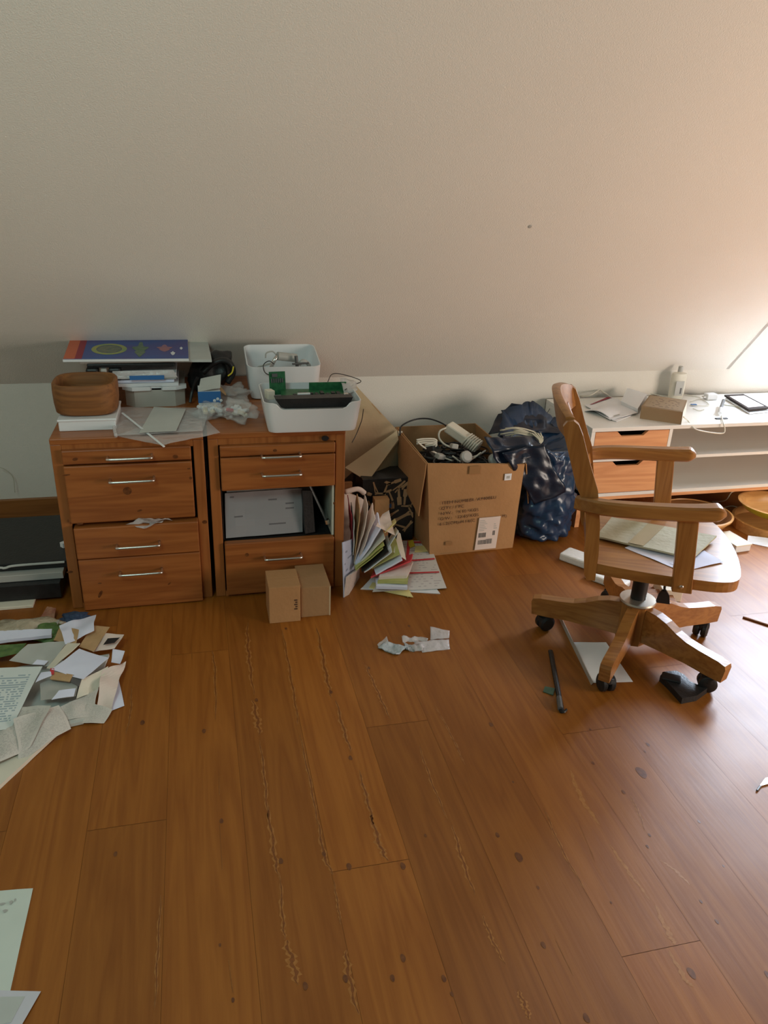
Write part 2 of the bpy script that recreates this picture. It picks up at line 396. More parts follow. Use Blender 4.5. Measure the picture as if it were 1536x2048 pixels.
for pts, wd, mi in (
        (((495, 1245), (496, 1290), (500, 1330), (508, 1390)), .020, 3), (((506, 1400), (515, 1440), (520, 1470)), .026, 3), (((520, 1480), (530, 1560), (536, 1640)), .012, 3),
        (((536, 1610), (548, 1700), (556, 1750)), .018, 3), (((572, 1880), (586, 1925), (596, 1970)), .026, 3), (((560, 1745), (566, 1840), (570, 1880)), .012, 3),
        (((565, 1260), (576, 1320), (588, 1390), (597, 1450)), .014, 3), (((600, 1470), (622, 1570), (636, 1650)), .010, 3), (((636, 1640), (650, 1715), (668, 1750)), .014, 3),
        (((634, 1255), (645, 1310), (655, 1360), (663, 1395)), .020, 3), (((672, 1400), (688, 1460), (703, 1505)), .016, 3), (((718, 1540), (735, 1600), (748, 1650)), .014, 3), (((742, 1630), (760, 1690), (775, 1722)), .020, 3),
        (((728, 1325), (745, 1360), (763, 1400), (782, 1440)), .014, 3), (((668, 1760), (676, 1810), (682, 1850)), .008, 3), (((692, 1900), (698, 1950), (716, 2030)), .018, 3),
        (((424, 1300), (430, 1340), (432, 1440)), .012, 3), (((437, 1540), (438, 1590)), .012, 3), (((440, 1650), (446, 1740)), .010, 3), (((458, 1920), (468, 1985)), .016, 3), (((322, 1790), (316, 1900), (310, 2020)), .009, 3),
        (((263, 1370), (262, 1420), (252, 1470)), .008, 3), (((383, 1280), (385, 1320)), .010, 3),
        (((838, 1490), (862, 1560), (896, 1640)), .010, 3), (((905, 1650), (925, 1720), (950, 1790)), .014, 3), (((965, 1830), (985, 1880), (1012, 1930)), .012, 3), (((1036, 1980), (1050, 2010), (1060, 2040)), .016, 3),
        (((1090, 1620), (1120, 1690), (1175, 1790)), .009, 3), (((1110, 1880), (1145, 1950)), .010, 3), (((1140, 1540), (1165, 1600), (1200, 1650)), .014, 4), (((1220, 1690), (1255, 1740), (1300, 1800)), .010, 4), (((1310, 1810), (1340, 1870), (1352, 1890)), .014, 4),
        (((1338, 1900), (1372, 1960), (1390, 1975)), .012, 4), (((1105, 1470), (1118, 1510)), .010, 4), (((1160, 1650), (1190, 1720)), .008, 3), (((1320, 1720), (1350, 1740), (1380, 1770)), .010, 4),
        (((870, 1410), (905, 1475), (930, 1530)), .008, 3), (((1260, 1590), (1275, 1620), (1290, 1660)), .008, 3)):
    streak(pts, wd, mi)
bm.to_mesh(floor.data); bm.free()

obj('wall_back', bx(-1.85, XD + 1.6, W, W + .12, -.06, ZC), PLASTER, local=True, kind='structure')
# sloping ceiling, cut away where the dormer begins
def slab(x0, x1, z0, z1, th=.14):
    bm = nb(); nx = Vector((0, math.sin(math.atan(T)), math.cos(math.atan(T))))
    a = [Vector((x0, slopeY(z0), z0)), Vector((x1, slopeY(z0), z0)), Vector((x1, slopeY(z1), z1)), Vector((x0, slopeY(z1), z1))]
    va = [bm.verts.new(p) for p in a]; vb = [bm.verts.new(p + nx * th) for p in a]
    bm.faces.new(va); bm.faces.new(vb[::-1])
    for i in range(4): bm.faces.new((va[i], vb[i], vb[(i + 1) % 4], va[(i + 1) % 4]))
    return bm
obj('ceiling', slab(-1.85, XD, ZC, ZT), PLASTER, local=True, kind='structure')
bm = nb(); prism(bm, [(slopeY(z), z) for z in (ZC, 2.45)] + [(W, 2.45)], 0, .02, M=Matrix(((0, 0, 1, XD - .02), (1, 0, 0, 0), (0, 1, 0, 0), (0, 0, 0, 1))))
obj('wall_dormer', bm, PLASTER, local=True, kind='structure')
bm = nb(); WX0, WX1, WZ0, WZ1 = 3.02, 4.18, .95, 2.32
box(bm, XD, WX0, W, W + .12, ZC, 2.45); box(bm, WX1, XD + 1.6, W, W + .12, ZC, 2.45); box(bm, WX0, WX1, W, W + .12, ZC, WZ0); box(bm, WX0, WX1, W, W + .12, WZ1, 2.45)
obj('wall_right', bm, PLASTER, local=True, kind='structure')
wr = thing('window_1', None, None, (3.6, W + .05, WZ0)); tag(wr, kind='structure')
bm = nb(); yy = W + .04
for a in ((WX0, WX0 + .05, yy, yy + .05, WZ0, WZ1), (WX1 - .05, WX1, yy, yy + .05, WZ0, WZ1), (3.575, 3.625, yy, yy + .05, WZ0, WZ1), (WX0, WX1, yy, yy + .05, WZ0, WZ0 + .05), (WX0, WX1, yy, yy + .05, WZ1 - .05, WZ1)): box(bm, *a, bev=.004)
obj('window_frame', bm, WHITE, wr)
obj('window_pane', bx(WX0 + .04, WX1 - .04, yy + .02, yy + .026, WZ0 + .04, WZ1 - .04), GLASSP, wr)
obj('ceiling_2', bx(XD, XD + 1.6, slopeY(2.45), W + .12, 2.45, 2.51), PLASTER, local=True, kind='structure').name = 'ceiling_dormer'
obj('wall_left', bx(-1.95, -1.85, 0.6, W + .12, -.06, 2.6), PLASTER, local=True, kind='structure')
BB = wood('baseboard_wood', (.22, .08, .02), (.34, .13, .035), 'X', .45, 1, False)
obj('baseboard_back', bx(-1.85, 4.3, W - .018, W, 0, .10, bev=.003), BB, local=True, kind='structure')
# small hole in the slope
p = None
d = ray(1060, 453); nn = Vector((0, math.sin(math.atan(T)), math.cos(math.atan(T)))); t = (Vector((0, W, ZC)) - EYE).dot(nn) / d.dot(nn); p = EYE + d * t
bm = nb(); lathe(bm, [(0, 0), (.009, 0), (.007, .002), (0, .003)], n=12)
q = (-nn).to_track_quat('Z', 'Y').to_matrix().to_4x4(); q.translation = p
for v in bm.verts: v.co = q @ v.co
obj('screw_plug', bm, GPL, label='small grey plug mark alone on the sloping white wall', cat='wall plug')

# ------------------------------------------------------------------ drawer cabinets
def handle(x, z, y, parent, w=.145):
    pts = [(x, y, z - .002), (x, y - .028, z), (x + .012, y - .034, z), (x + w - .012, y - .034, z), (x + w, y - .028, z), (x + w, y, z + .002)]
    obj('handle', tb(pts, .0048, n=10, sm=3), STEEL, parent, smooth=True)
YF = 2.63; CH = .655; DP = .82
def cabinet(x0, x1, label, holes):
    t = thing('drawer_cabinet', label, 'cabinet', ((x0 + x1) / 2, YF + DP / 2, 0))
    bm = nb(); s = .036
    box(bm, x0, x0 + s, YF, YF + DP, 0, CH - .022, bev=.003); box(bm, x1 - s, x1, YF, YF + DP, 0, CH - .022, bev=.003)
    box(bm, x0 + s, x1 - s, YF + DP - .02, YF + DP, 0, CH - .022); box(bm, x0 + s, x1 - s, YF, YF + DP, .0, .02)
    box(bm, x0 + s, x1 - s, YF, YF + .03, CH - .045, CH - .022)
    obj('body', bm, CABV, t)
    obj('top', bx(x0, x1, YF - .004, YF + DP, CH - .022, CH, bev=.004), CAB, t)
    return t
cl = cabinet(-.498, .004, 'left pine drawer cabinet with four closed drawers, topmost carrying a bowl and magazine', 0)
for z0, z1, hz, dy in ((.566, .616, .590, .018), (.347, .560, .507, .018), (.214, .335, .265, .034), (.004, .210, .154, .030)):
    dx = -.004 if z1 > .4 else .004
    d_ = obj('drawer', bx(-.459 + dx, -.036 + dx, YF - dy, YF + .015, z0, z1, bev=.004), CAB, cl)
    box_in = obj('drawer_box', bx(-.445, -.05, YF + .015, YF + .6, z0 + .008, z1 - .015), CAB, d_)
    handle(-.316, hz, YF - dy, d_)
cr_ = cabinet(.018, .510, 'right pine drawer cabinet with an open file compartment full of papers', 1)
for z0, z1, hz in ((.570, .609, .5725), (.440, .566, .503), (.012, .228, .168)):
    d_ = obj('drawer', bx(.058, .470, YF - .018, YF + .015, z0, z1, bev=.004), CAB, cr_)
    handle(.203, hz, YF - .018, d_, .137)
# file compartment: cream sheet-metal tray behind the opening
CREAM = base('cream_metal', (.50, .52, .44), .5)
bm = nb()
box(bm, .462, .470, YF + .0, YF + .62, .23, .437)
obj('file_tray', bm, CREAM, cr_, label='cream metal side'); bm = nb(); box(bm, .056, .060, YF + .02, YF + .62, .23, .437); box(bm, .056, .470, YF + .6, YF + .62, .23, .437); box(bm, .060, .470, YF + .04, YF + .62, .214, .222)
obj('file_tray', bm, BLACK, cr_)  # rest of the tray coloured black to paint the shade of the recess
obj('lower_drawer_box', bx(.066, .462, YF + .015, YF + .6, .02, .215), CAB, cr_)
obj('upper_drawer_box', bx(.066, .462, YF + .015, YF + .6, .445, .60), CAB, cr_)
bm = nb(); bx_ = frame((.434, YF - .001, .622)); lathe(bm, [(0, .0), (.009, 0), (.009, .004), (0, .004)], n=20, sx=1.5, M=frame((.434, YF - .004, .622), rx=math.radians(90)))
obj('lock', bm, RUB, cr_, label='black oval lock cover')
# things in the compartment
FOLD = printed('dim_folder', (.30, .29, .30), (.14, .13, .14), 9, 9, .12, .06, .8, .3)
for k, (x0, x1, y, h, mt) in enumerate(((.066, .355, YF + .030, .398, FOLD), (.074, .345, YF + .06, .405, PAPG))):
    bm = qd([(x0, y, .232), (x1, y + .01, .232), (x1 + .004, y + .05, h), (x0 + .004, y + .04, h)], n=8, bump=.004, thick=.006, seed=k)
    obj('file_folder', bm, mt, label=('grey paper folder with faint notes leaning at the front of the open compartment', 'grey folder edge standing just behind the noted folder in the open compartment')[k], cat='folder')
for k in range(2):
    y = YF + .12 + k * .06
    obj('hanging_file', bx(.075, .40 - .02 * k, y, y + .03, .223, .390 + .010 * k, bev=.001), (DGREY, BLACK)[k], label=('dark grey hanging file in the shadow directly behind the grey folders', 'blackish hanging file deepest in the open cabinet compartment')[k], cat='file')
bm = nb(); tube(bm, [(.385, YF + .05, .42), (.449, YF + .03, .272)], .009, sm=0, flat=.5)
lv = obj('lever_file_bar', bm, DGREY, label='dark slanting metal file rail at the right of the open compartment', cat='rail')
obj('rail_end', tb([(.446, YF + .024, .285), (.450, YF + .024, .268)], .010, sm=0), STEEL, lv)
obj('black_binder', qd([(.36, YF + .03, .232), (.40, YF + .04, .232), (.39, YF + .05, .40), (.352, YF + .045, .405)], n=3, thick=.012), BLACK, label='black binder leaning right of the grey folders in the open compartment', cat='binder')
# plastic bag corner stuck in the left cabinet drawer
bm = nb()
quad(bm, [(-.285, YF - .02, .332), (-.12, YF - .02, .343), (-.16, YF - .03, .352), (-.205, YF - .04, .368)], n=8, bump=.012, seed=4, freq=30)
quad(bm, [(-.27, YF - .022, .33), (-.15, YF - .022, .338), (-.17, YF - .045, .340), (-.23, YF - .05, .336)], n=6, bump=.01, seed=9, freq=30)
obj('plastic_bag', bm, FILMW, smooth=True, label='grey plastic bag corner sticking out of the left cabinet drawer gap', cat='plastic bag')

def wood_knots(o, pts, Y_):
    o.data.materials.append(KNOT); b = nb(); b.from_mesh(o.data); off = WM[o.name].inverted()
    for x, y, rx, ry, tl in pts:
        c_ = AY(x, y, Y_); vs = []
        for k in range(14):
            a = 2 * math.pi * k / 14; u = rx * math.cos(a) * .00185; v = ry * math.sin(a) * .00185
            vs.append(b.verts.new(off @ Vector((c_.x + u * math.cos(tl) - v * math.sin(tl), Y_, c_.z + u * math.sin(tl) + v * math.cos(tl)))))
        f = b.faces.new(vs); f.material_index = 1
    b.to_mesh(o.data); b.free()
dl = [o for o in cl.children if o.name.startswith('drawer') and not o.name.startswith('drawer_')]; dl.sort(key=lambda o: -max(v.co.z for v in o.data.vertices))
c33 = lambda x, y: (80 + x * .2344, 860 + y * .2344)
wood_knots(dl[0], [(*c33(300, 250), 5, 3, .2), (*c33(1155, 228), 5, 4, 0)], YF - .0184)
wood_knots(dl[1], [(*c33(745, 520), 8, 8, 0), (*c33(1285, 410), 3, 3, 0), (*c33(1270, 330), 3, 1.5, 0), (*c33(850, 688), 5, 2, .3), (*c33(240, 775), 2, 3, 0), (*c33(340, 800), 6, 2, 0), (*c33(225, 385), 7, 1.5, .1)], YF - .0184)
wood_knots(dl[3], [(*c33(515, 1400), 9, 3, 1.1), (*c33(510, 1308), 4, 1.5, 0), (*c33(1105, 1310), 4, 1.5, .7)], YF - .0304)
wood_knots([o for o in cl.children if o.name.startswith('body')][0], [(*c33(1405, 785), 5, 4, 0), (*c33(255, 1212), 6, 2.5, 0)], YF - .0004)
dr = [o for o in cr_.children if o.name.startswith('drawer') and not o.name.startswith('drawer_')]; dr.sort(key=lambda o: -max(v.co.z for v in o.data.vertices))
c44 = lambda x, y: (400 + x * .2344, 860 + y * .2344)
wood_knots(dr[0], [(*c44(640, 175), 4, 3, 0)], YF - .0184); wood_knots(dr[2], [(*c44(400, 1065), 4, 4, 0)], YF - .0184)
wood_knots([o for o in cr_.children if o.name.startswith('body')][0], [(*c44(1145, 625), 2, 3, 0)], YF - .0004)
# two small cartons before the right cabinet
def carton(name, x0, x1, y0, y1, z0, z1, rz, label, mat=CARD):
    t = thing(name, label, 'box', ((x0 + x1) / 2, (y0 + y1) / 2, z0), rz)
    hx, hy = (x1 - x0) / 2, (y1 - y0) / 2; h = z1 - z0
    obj('carton_body', bx(-hx, hx, -hy, hy, 0, h - .002, bev=.002), mat, t, local=True)
    bm = nb(); box(bm, -hx, hx, -hy, -.001, h - .003, h, bev=.001); box(bm, -hx, hx, .001, hy, h - .003, h, bev=.001)
    obj('lid_flap', bm, mat, t, local=True)
    return t
t = carton('small_carton', .198, .311, 2.402, 2.535, 0, .147, 0, 'taller small brown carton standing before the right cabinet')
bm = nb(); 
for k in range(5): box(bm, .288 - .198 - .0565 + .004 * (k % 2), .300 - .198 - .0565, -.0670, -.0664, .05 + k * .009, .056 + k * .009)
obj('stamp_print', bm, INK, t, local=True)
t = carton('small_carton', .315, .424, 2.424, 2.60, 0, .124, 0, 'lower small carton at the right of the taller one, before the cabinet', CARDD)
obj('tape_edge', bx(.050, .0551, -.0885, -.0875, 0, .122), TAN, t, local=True)

# ------------------------------------------------------------------ on the left cabinet
TZ = CH
t = thing('white_tray_box', 'flat white box lying under the wooden bowl on the left cabinet', 'box', (-.375, 2.80, TZ))
obj('tray_body', bx(-.475, -.288, 2.706, 2.93, TZ, TZ + .036, bev=.003), WPL, t)
obj('tray_lid', bx(-.478, -.285, 2.703, 2.933, TZ + .034, TZ + .042, bev=.002), WPL, t)
bm = nb()
def sq(r, n=4.0): 
    return [(abs(math.cos(a)) ** (2 / n) * math.copysign(1, math.cos(a)) * r, abs(math.sin(a)) ** (2 / n) * math.copysign(1, math.sin(a)) * r) for a in [2 * math.pi * k / 40 for k in range(40)]]
rings = []
for r, z in ((.0, 0), (.092, 0), (.103, .008), (.107, .04), (.108, .08), (.107, .104), (.103, .109), (.095, .106), (.092, .07), (.085, .03), (0, .024)):
    rings.append([bm.verts.new((x - .389, y + 2.83, TZ + .043 + z)) for x, y in sq(max(r, .001), 3.2)])
for a, b in zip(rings, rings[1:]):
    for k in range(40): bm.faces.new((a[k], a[(k + 1) % 40], b[(k + 1) % 40], b[k]))
obj('wooden_bowl', bm, DARKW, smooth=True, label='dark rounded-square wooden bowl standing on the flat white box', cat='bowl')

# white/grey plastic device at the bottom of the stack, letters and gear above it
t = thing('plastic_printer_tray', 'beige-grey plastic tray device at the bottom of the stack beside the bowl', 'tray', (-.17, 3.12, TZ))
bm = nb(); prism(bm, [(-.275, 3.02), (-.24, 2.985), (-.09, 2.985), (-.055, 3.02), (-.055, 3.26), (-.275, 3.26)], TZ, TZ + .072, bev=.006)
BEI = noisy('beige_plastic', (.50, .47, .42), (.54, .51, .46), 10, .6, 0)
obj('tray_shell', bm, BEI, t)
bm = nb(); prism(bm, [(-.283, 3.00), (-.245, 2.97), (-.18, 2.975), (-.175, 2.985), (-.14, 2.985), (-.135, 2.975), (-.085, 2.975), (-.047, 3.0), (-.047, 3.02), (-.283, 3.02)], TZ + .066, TZ + .080, bev=.002)
obj('tray_rim', bm, WPL, t)
zz = TZ + .081
t = thing('letter_bundle', 'bundle of white and blue letters wrapped in film under the magazine', 'letters', (-.2, 3.1, zz))
for k, (a, b, h, mt) in enumerate(((-.30, -.075, .014, PAP), (-.31, -.09, .012, PAPB), (-.305, -.082, .014, PAPG), (-.31, -.08, .012, PAP))):
    z0 = zz + k * .0135
    obj('envelope', qd([(a, 2.985 + .004 * k, z0), (b, 2.98 + .006 * (k % 2), z0), (b, 3.2, z0), (a, 3.2, z0)], n=6, bump=.002, thick=h - .002, seed=k), mt, t)
obj('film_wrap', qd([(-.318, 2.978, zz + .03), (-.075, 2.974, zz + .034), (-.09, 2.982, zz + .062), (-.31, 2.984, zz + .060)], n=8, bump=.004, seed=3, freq=30), FILMW, t, smooth=True)
obj('blue_label', bx(-.250, -.125, 2.970, 2.9725, zz + .028, zz + .044), CBLUE, t)
t = thing('black_media_player', 'black device with round buttons lying beneath the magazine behind the bowl', 'electronics', (-.26, 3.12, zz + .069))
obj('housing', bx(-.40, -.085, 3.0, 3.24, zz + .069, zz + .083, bev=.003), BLACK, t)
for x in (-.405, -.325): obj('knob', bx(x, x + .045, 2.985, 3.03, zz + .022, zz + .070, bev=.008), RUB, t)
obj('light_key', bx(-.352, -.330, 2.98, 3.01, zz + .026, zz + .069, bev=.005), GPL, t)
mz = TZ + .165
def MP(x, y): return F(x, y, mz)
obj('grey_folder', qd([MP(160, 727), MP(424, 724), MP(415, 684), MP(180, 686)], n=6, bump=.002, thick=.010), PAPG, label='grey folder lying beneath the blue magazine and showing at its right', cat='folder')
mg = thing('magazine', 'blue magazine with an orange band topmost on the left cabinet stack', 'magazine', MP(250, 700))
mz += .013
qs = [MP(126, 724), MP(378, 722), MP(376, 683), MP(142, 680)]
MBLUE = noisy('magazine_cover', (.09, .15, .36), (.13, .12, .28), 7, .7, 0, spec=.1)
obj('pages', qd(qs, n=4, thick=.008), WPL, mg); zt = Vector((0, 0, .0085))
def bil(u, v): return qs[0] * (1 - u) * (1 - v) + qs[1] * u * (1 - v) + qs[2] * u * v + qs[3] * (1 - u) * v
obj('cover', qd([bil(0.002, .02) + zt, bil(.998, .02) + zt, bil(.998, .99) + zt, bil(.002, .99) + zt], n=4, thick=.001), MBLUE, mg)
z2 = zt + Vector((0, 0, .0012))
obj('orange_band', qd([bil(0.002, .02) + z2, bil(.09, .02) + z2, bil(.09, .99) + z2, bil(.002, .99) + z2], n=3, thick=.0004), ORANGE, mg)
obj('maroon_band', qd([bil(.09, .02) + z2, bil(.145, .02) + z2, bil(.145, .99) + z2, bil(.09, .99) + z2], n=3, thick=.0004), DRED, mg)
def blob(u, v, ru, rv, z, mat, name, inner=0, jag=0):
    bm = nb(); n = 30
    o_ = [bm.verts.new(bil(u + ru * (1 + jag * math.sin(5 * a)) * math.cos(a), v + rv * (1 + jag * math.cos(4 * a)) * math.sin(a)) + z) for a in [2 * math.pi * k / n for k in range(n)]]
    if inner:
        i_ = [bm.verts.new(bil(u + ru * inner * math.cos(a), v + rv * inner * math.sin(a)) + z) for a in [2 * math.pi * k / n for k in range(n)]]
        for k in range(n): bm.faces.new((o_[k], o_[(k + 1) % n], i_[(k + 1) % n], i_[k]))
    else: bm.faces.new(o_)
    obj(name, bm, mat, mg)
z3 = z2 + Vector((0, 0, .0004))
blob(.345, .45, .145, .26, z3, noisy('olive_ring', (.42, .38, .08), (.22, .34, .14), 30, .5, 0), 'cover_ring', .72)
blob(.345, .45, .10, .17, z3, noisy('ring_centre', (.10, .14, .10), (.22, .22, .14), 60, .5, 0), 'cover_picture')
blob(.60, .45, .055, .28, z3, noisy('cover_green', (.05, .16, .07), (.20, .22, .16), 40, .5, 0), 'cover_picture', jag=.35)
blob(.80, .50, .055, .14, z3, noisy('cover_rose', (.45, .18, .16), (.30, .14, .22), 40, .5, 0), 'cover_picture', jag=.3)
blob(.87, .25, .018, .08, z3, PAP, 'cover_picture', jag=.2); blob(.94, .5, .012, .06, z3, PAP, 'cover_picture', jag=.2)
# clear sleeves
S = lambda x, y, z=TZ + .004: F(x, y, z)
t = thing('clear_document_sleeve', 'clear plastic sleeve with a white slider spine hanging over the left cabinet edge', 'plastic sleeve', S(300, 850))
obj('film', qd([S(230, 872), S(326, 890), S(440, 866), S(390, 815)], n=8, bump=.004, thick=.0006, seed=3), FILM, t, smooth=True)
obj('slider_spine', tb([S(245, 826, TZ + .022), S(285, 858, TZ + .016), (F(328, 893, TZ + .004))], .0045, sm=0, n=6, flat=.6), WPL, t)
t = thing('clear_document_sleeve', 'clear plastic sleeve with a rolled edge lying flat at the bowl side', 'plastic sleeve', S(270, 840))
obj('film', qd([S(228, 872, TZ + .013), S(405, 862, TZ + .013), S(420, 815, TZ + .013), S(238, 815, TZ + .013)], n=8, bump=.004, thick=.0006, seed=8), FILM, t, smooth=True)
obj('rolled_edge', tb([S(232, 815, TZ + .01), S(228, 850, TZ + .012), S(232, 872, TZ + .01)], .006, n=6), FILMW, t, smooth=True)
obj('paper_insert', qd([S(278, 866, TZ + .017), S(352, 862, TZ + .017), S(372, 818, TZ + .017), S(308, 814, TZ + .017)], n=4, bump=.001), PAPG, t)

# black cap/headset behind the blue box
t = thing('black_headset_bag', 'black padded bag with a yellow stripe standing behind the blue box', 'bag', AY(420, 760, 3.1))
bm = nb(); bmesh.ops.create_icosphere(bm, subdivisions=4, radius=1)
for v in bm.verts:
    n_ = noise.noise(v.co * 1.7) * .25 + noise.noise(v.co * 5) * .07
    v.co = v.co * (1 + n_); v.co = Vector((v.co.x * .085, v.co.y * .07, v.co.z * .085)) + Vector((.055 + v.co.z * .03, 3.17, TZ + .088))
obj('bag_body', bm, BLACK, t, smooth=True)
pts = [AY(x, y, 3.10) for x, y in ((405, 745), (425, 727), (445, 720), (460, 727), (466, 745), (455, 765))]
obj('arch', tb(pts, .020, n=10, flat=.6), BLACK, t, smooth=True)
obj('yellow_stripe', tb([AY(467, 733, 3.075), AY(464, 745, 3.07), AY(456, 752, 3.07)], .003, n=6), YEL, t)
obj('cord', tb([AY(395, 755, 3.0), AY(385, 780, 3.02), AY(380, 805, 3.0)], .006, n=6), RUB, t)
# blue and white carton
t = thing('blue_white_carton', 'small blue and white carton open at the top beside the plastic bags', 'box', (.03, 2.95, TZ))
p0 = F(396, 828, TZ); p1 = F(445, 812, TZ)
bm = nb(); box(bm, -.004, .078, 2.90, 2.99, TZ, TZ + .078, bev=.001)
obj('carton_body', bm, PAP, t)
obj('blue_panel', bx(-.005, .079, 2.898, 2.9005, TZ + .034, TZ + .077), CBLUE, t)
obj('small_flowers', (lambda b: ([lathe(b, [(0, 0), (.006, 0), (0, .001)], n=8, M=frame((.055 + .012 * k, 2.8975, TZ + .042 + .006 * (k % 2)), rx=math.pi / 2)) for k in range(3)], b)[1])(nb()), PAP, t)
obj('open_flap', qd([(-.004, 2.90, TZ + .078), (.078, 2.90, TZ + .090), (.086, 2.97, TZ + .125), (.01, 2.98, TZ + .105)], n=5, bump=.004, thick=.001), PAPG, t)
obj('side_flap', qd([(.078, 2.90, TZ + .078), (.078, 2.985, TZ + .078), (.100, 2.96, TZ + .055), (.098, 2.90, TZ + .06)], n=3, thick=.001), KRAFT, t)
# plastic bags with small white parts
def crumple(name, cx, cy, z, rx, ry, rz_, seed, mat, label, cat='plastic bag', par=None, sub=4, amp=.45, **k):
    bm = nb(); bmesh.ops.create_icosphere(bm, subdivisions=sub, radius=1); s = Vector((seed * 3.7, seed, 0))
    for v in bm.verts:
        n_ = noise.noise(v.co * 1.6 + s) * amp + abs(noise.noise(v.co * 4 + s)) * amp * .6
        c = v.co * (1 + n_ - .1)
        v.co = Vector((cx + c.x * rx, cy + c.y * ry, max(z + .001, z + rz_ * .9 + c.z * rz_)))
    return obj(name, bm, mat, par, smooth=True, label=label, cat=cat, **k)
for k, (cx, cy, rx, ry, rz_, lb, lb2) in enumerate((
        (.035, 2.835, .055, .055, .026, 'clear bag of small white plugs lying in front of the blue carton', 0),
        (.135, 2.80, .058, .10, .030, 'clear bag of pale fittings and red bits leaning on the front white tub', 0),
        (.12, 3.02, .075, .09, .033, 'empty crumpled clear bag behind the two filled bags', 0))):
    t = thing('plastic_bag', lb, 'plastic bag', (cx, cy, TZ))
    crumple('film', cx, cy, TZ, rx, ry, rz_, k + 2, FILM, None, None, t, amp=.7)
    if k < 2:
        for q in range(16):
            a = rnd.uniform(0, 6.28); r = rnd.uniform(0, .8); c = Vector((cx + r * rx * math.cos(a), cy + r * ry * math.sin(a), TZ + rnd.uniform(.012, .032)))
            obj('fitting', bx(-.014, .014, -.008, .008, -.006, .006, bev=.003, M=frame(c, rnd.uniform(0, 3), rnd.uniform(-.6, .6), rnd.uniform(-.6, .6))), (PAP, PAP, PAPC)[q % 3] if not (k == 1 and q == 4) else RED, t)

# ------------------------------------------------------------------ white tubs on the right cabinet
def rrect(hx, hy, r, n=6):
    pts = []
    for cx, cy, a0 in ((hx - r, hy - r, 0), (-hx + r, hy - r, 90), (-hx + r, -hy + r, 180), (hx - r, -hy + r, 270)):
        for k in range(n + 1):
            a = math.radians(a0 + 90 * k / n); pts.append((cx + r * math.cos(a), cy + r * math.sin(a)))
    return pts
def tub(x0, x1, y0, y1, z0, h, label, rz=0, dipf=.022, taper=.016, dipb=0, bh=0):
    t = thing('storage_tub', label, 'storage tub', ((x0 + x1) / 2, (y0 + y1) / 2, z0), rz)
    hx, hy = (x1 - x0) / 2, (y1 - y0) / 2
    bm = nb()
    def ring(ins, z, top=False):
        out = []
        P = rrect(hx - ins, hy - ins, .03)
        # densify
        Q = []
        for i in range(len(P)):
            a, b = Vector((*P[i], 0)), Vector((*P[(i + 1) % len(P)], 0)); k = max(1, int((b - a).length / .012))
            for j in range(k): Q.append(a.lerp(b, j / k))
        for q in Q:
            zz_ = z
            if top:
                if q.y < -hy + .04:
                    s = min(1, max(0, (hx - .032 - abs(q.x)) / .028)); s = s * s * (3 - 2 * s); zz_ -= dipf * s
                f_ = (q.y + hy) / (2 * hy); zz_ += bh * f_
            out.append(bm.verts.new((q.x, q.y, zz_)))
        return out
    # constant vertex count: resample rings onto the outer list
    def mk(ins, z, top=False):
        P = rrect(hx, hy, .03); Q = []
        for i in range(len(P)):
            a, b = Vector((*P[i], 0)), Vector((*P[(i + 1) % len(P)], 0)); k = max(1, int((b - a).length / .012))
            for j in range(k): Q.append(a.lerp(b, j / k))
        out = []
        for q in Q:
            zz_ = z
            if top:
                if q.y < -hy + .02:
                    s = min(1, max(0, (hx - .034 - abs(q.x)) / .03)); s = s * s * (3 - 2 * s); zz_ -= dipf * s
                zz_ += bh * (q.y + hy) / (2 * hy)
            out.append(bm.verts.new((q.x * (hx - ins) / hx, q.y * (hy - ins) / hy, zz_)))
        return out
    R_ = [mk(taper + .012, 0), mk(taper + .003, .004), mk(taper, .014), mk(taper * .5, h * .5), mk(0.0, h, True), mk(.0035, h, True), mk(taper * .5 + .0035, h * .5), mk(taper + .0035, .014), mk(taper + .014, .004)]
    for a, b in zip(R_, R_[1:]):
        for k in range(len(a)): bm.faces.new((a[k], a[(k + 1) % len(a)], b[(k + 1) % len(a)], b[k]))
    bm.faces.new(R_[0][::-1]); bm.faces.new(R_[-1])
    obj('tub_shell', bm, WPL, t, local=True, smooth='auto')
    return t
tub(.215, .560, 2.575, 2.86, TZ, .115, 'front white plastic tub holding a circuit board and black tray', rz=math.radians(-1), dipf=.024, taper=.014)
tub(.190, .485, 3.03, 3.25, TZ + .0, .135, 'rear white plastic tub holding metal clamps, standing behind the other', rz=0, dipf=.0, taper=.012, bh=.045)
# contents of front tub
t = thing('black_adapter_tray', 'long black plastic tray lying across the front white tub', 'tray', (.40, 2.66, TZ + .08))
bm = nb(); pr = [(.255, 0), (.53, 0), (.515, -.03), (.500, -.035), (.290, -.035), (.275, -.03)]
prism(bm, [(x, z) for x, z in pr], 0, .05, M=Matrix(((1, 0, 0, 0), (0, 0, -1, 2.655), (0, 1, 0, TZ + .122), (0, 0, 0, 1))), bev=.004)
obj('shell', bm, BLACK, t)
obj('silver_stub', bx(.505, .523, 2.645, 2.665, TZ + .108, TZ + .124, bev=.003), STEEL, t)
t = thing('circuit_board', 'long green circuit board lying behind the black tray in the front tub', 'circuit board', (.42, 2.74, TZ + .1))
obj('board', bx(.29, .54, 2.69, 2.80, TZ + .100, TZ + .104, M=RZ(math.radians(-4), (.42, 2.74, 0))), PCB, t)
bm = nb()
for k in range(9): box(bm, .33 + k * .020, .343 + k * .020, 2.70, 2.715 + .01 * (k % 3), TZ + .104, TZ + .111 + .003 * (k % 2), bev=.001)
obj('chip', bm, BLACK, t); obj('white_connector', bx(.345, .39, 2.69, 2.705, TZ + .104, TZ + .116), PAP, t)
obj('edge_strip', bx(.40, .54, 2.79, 2.796, TZ + .10, TZ + .13), PCB, t)
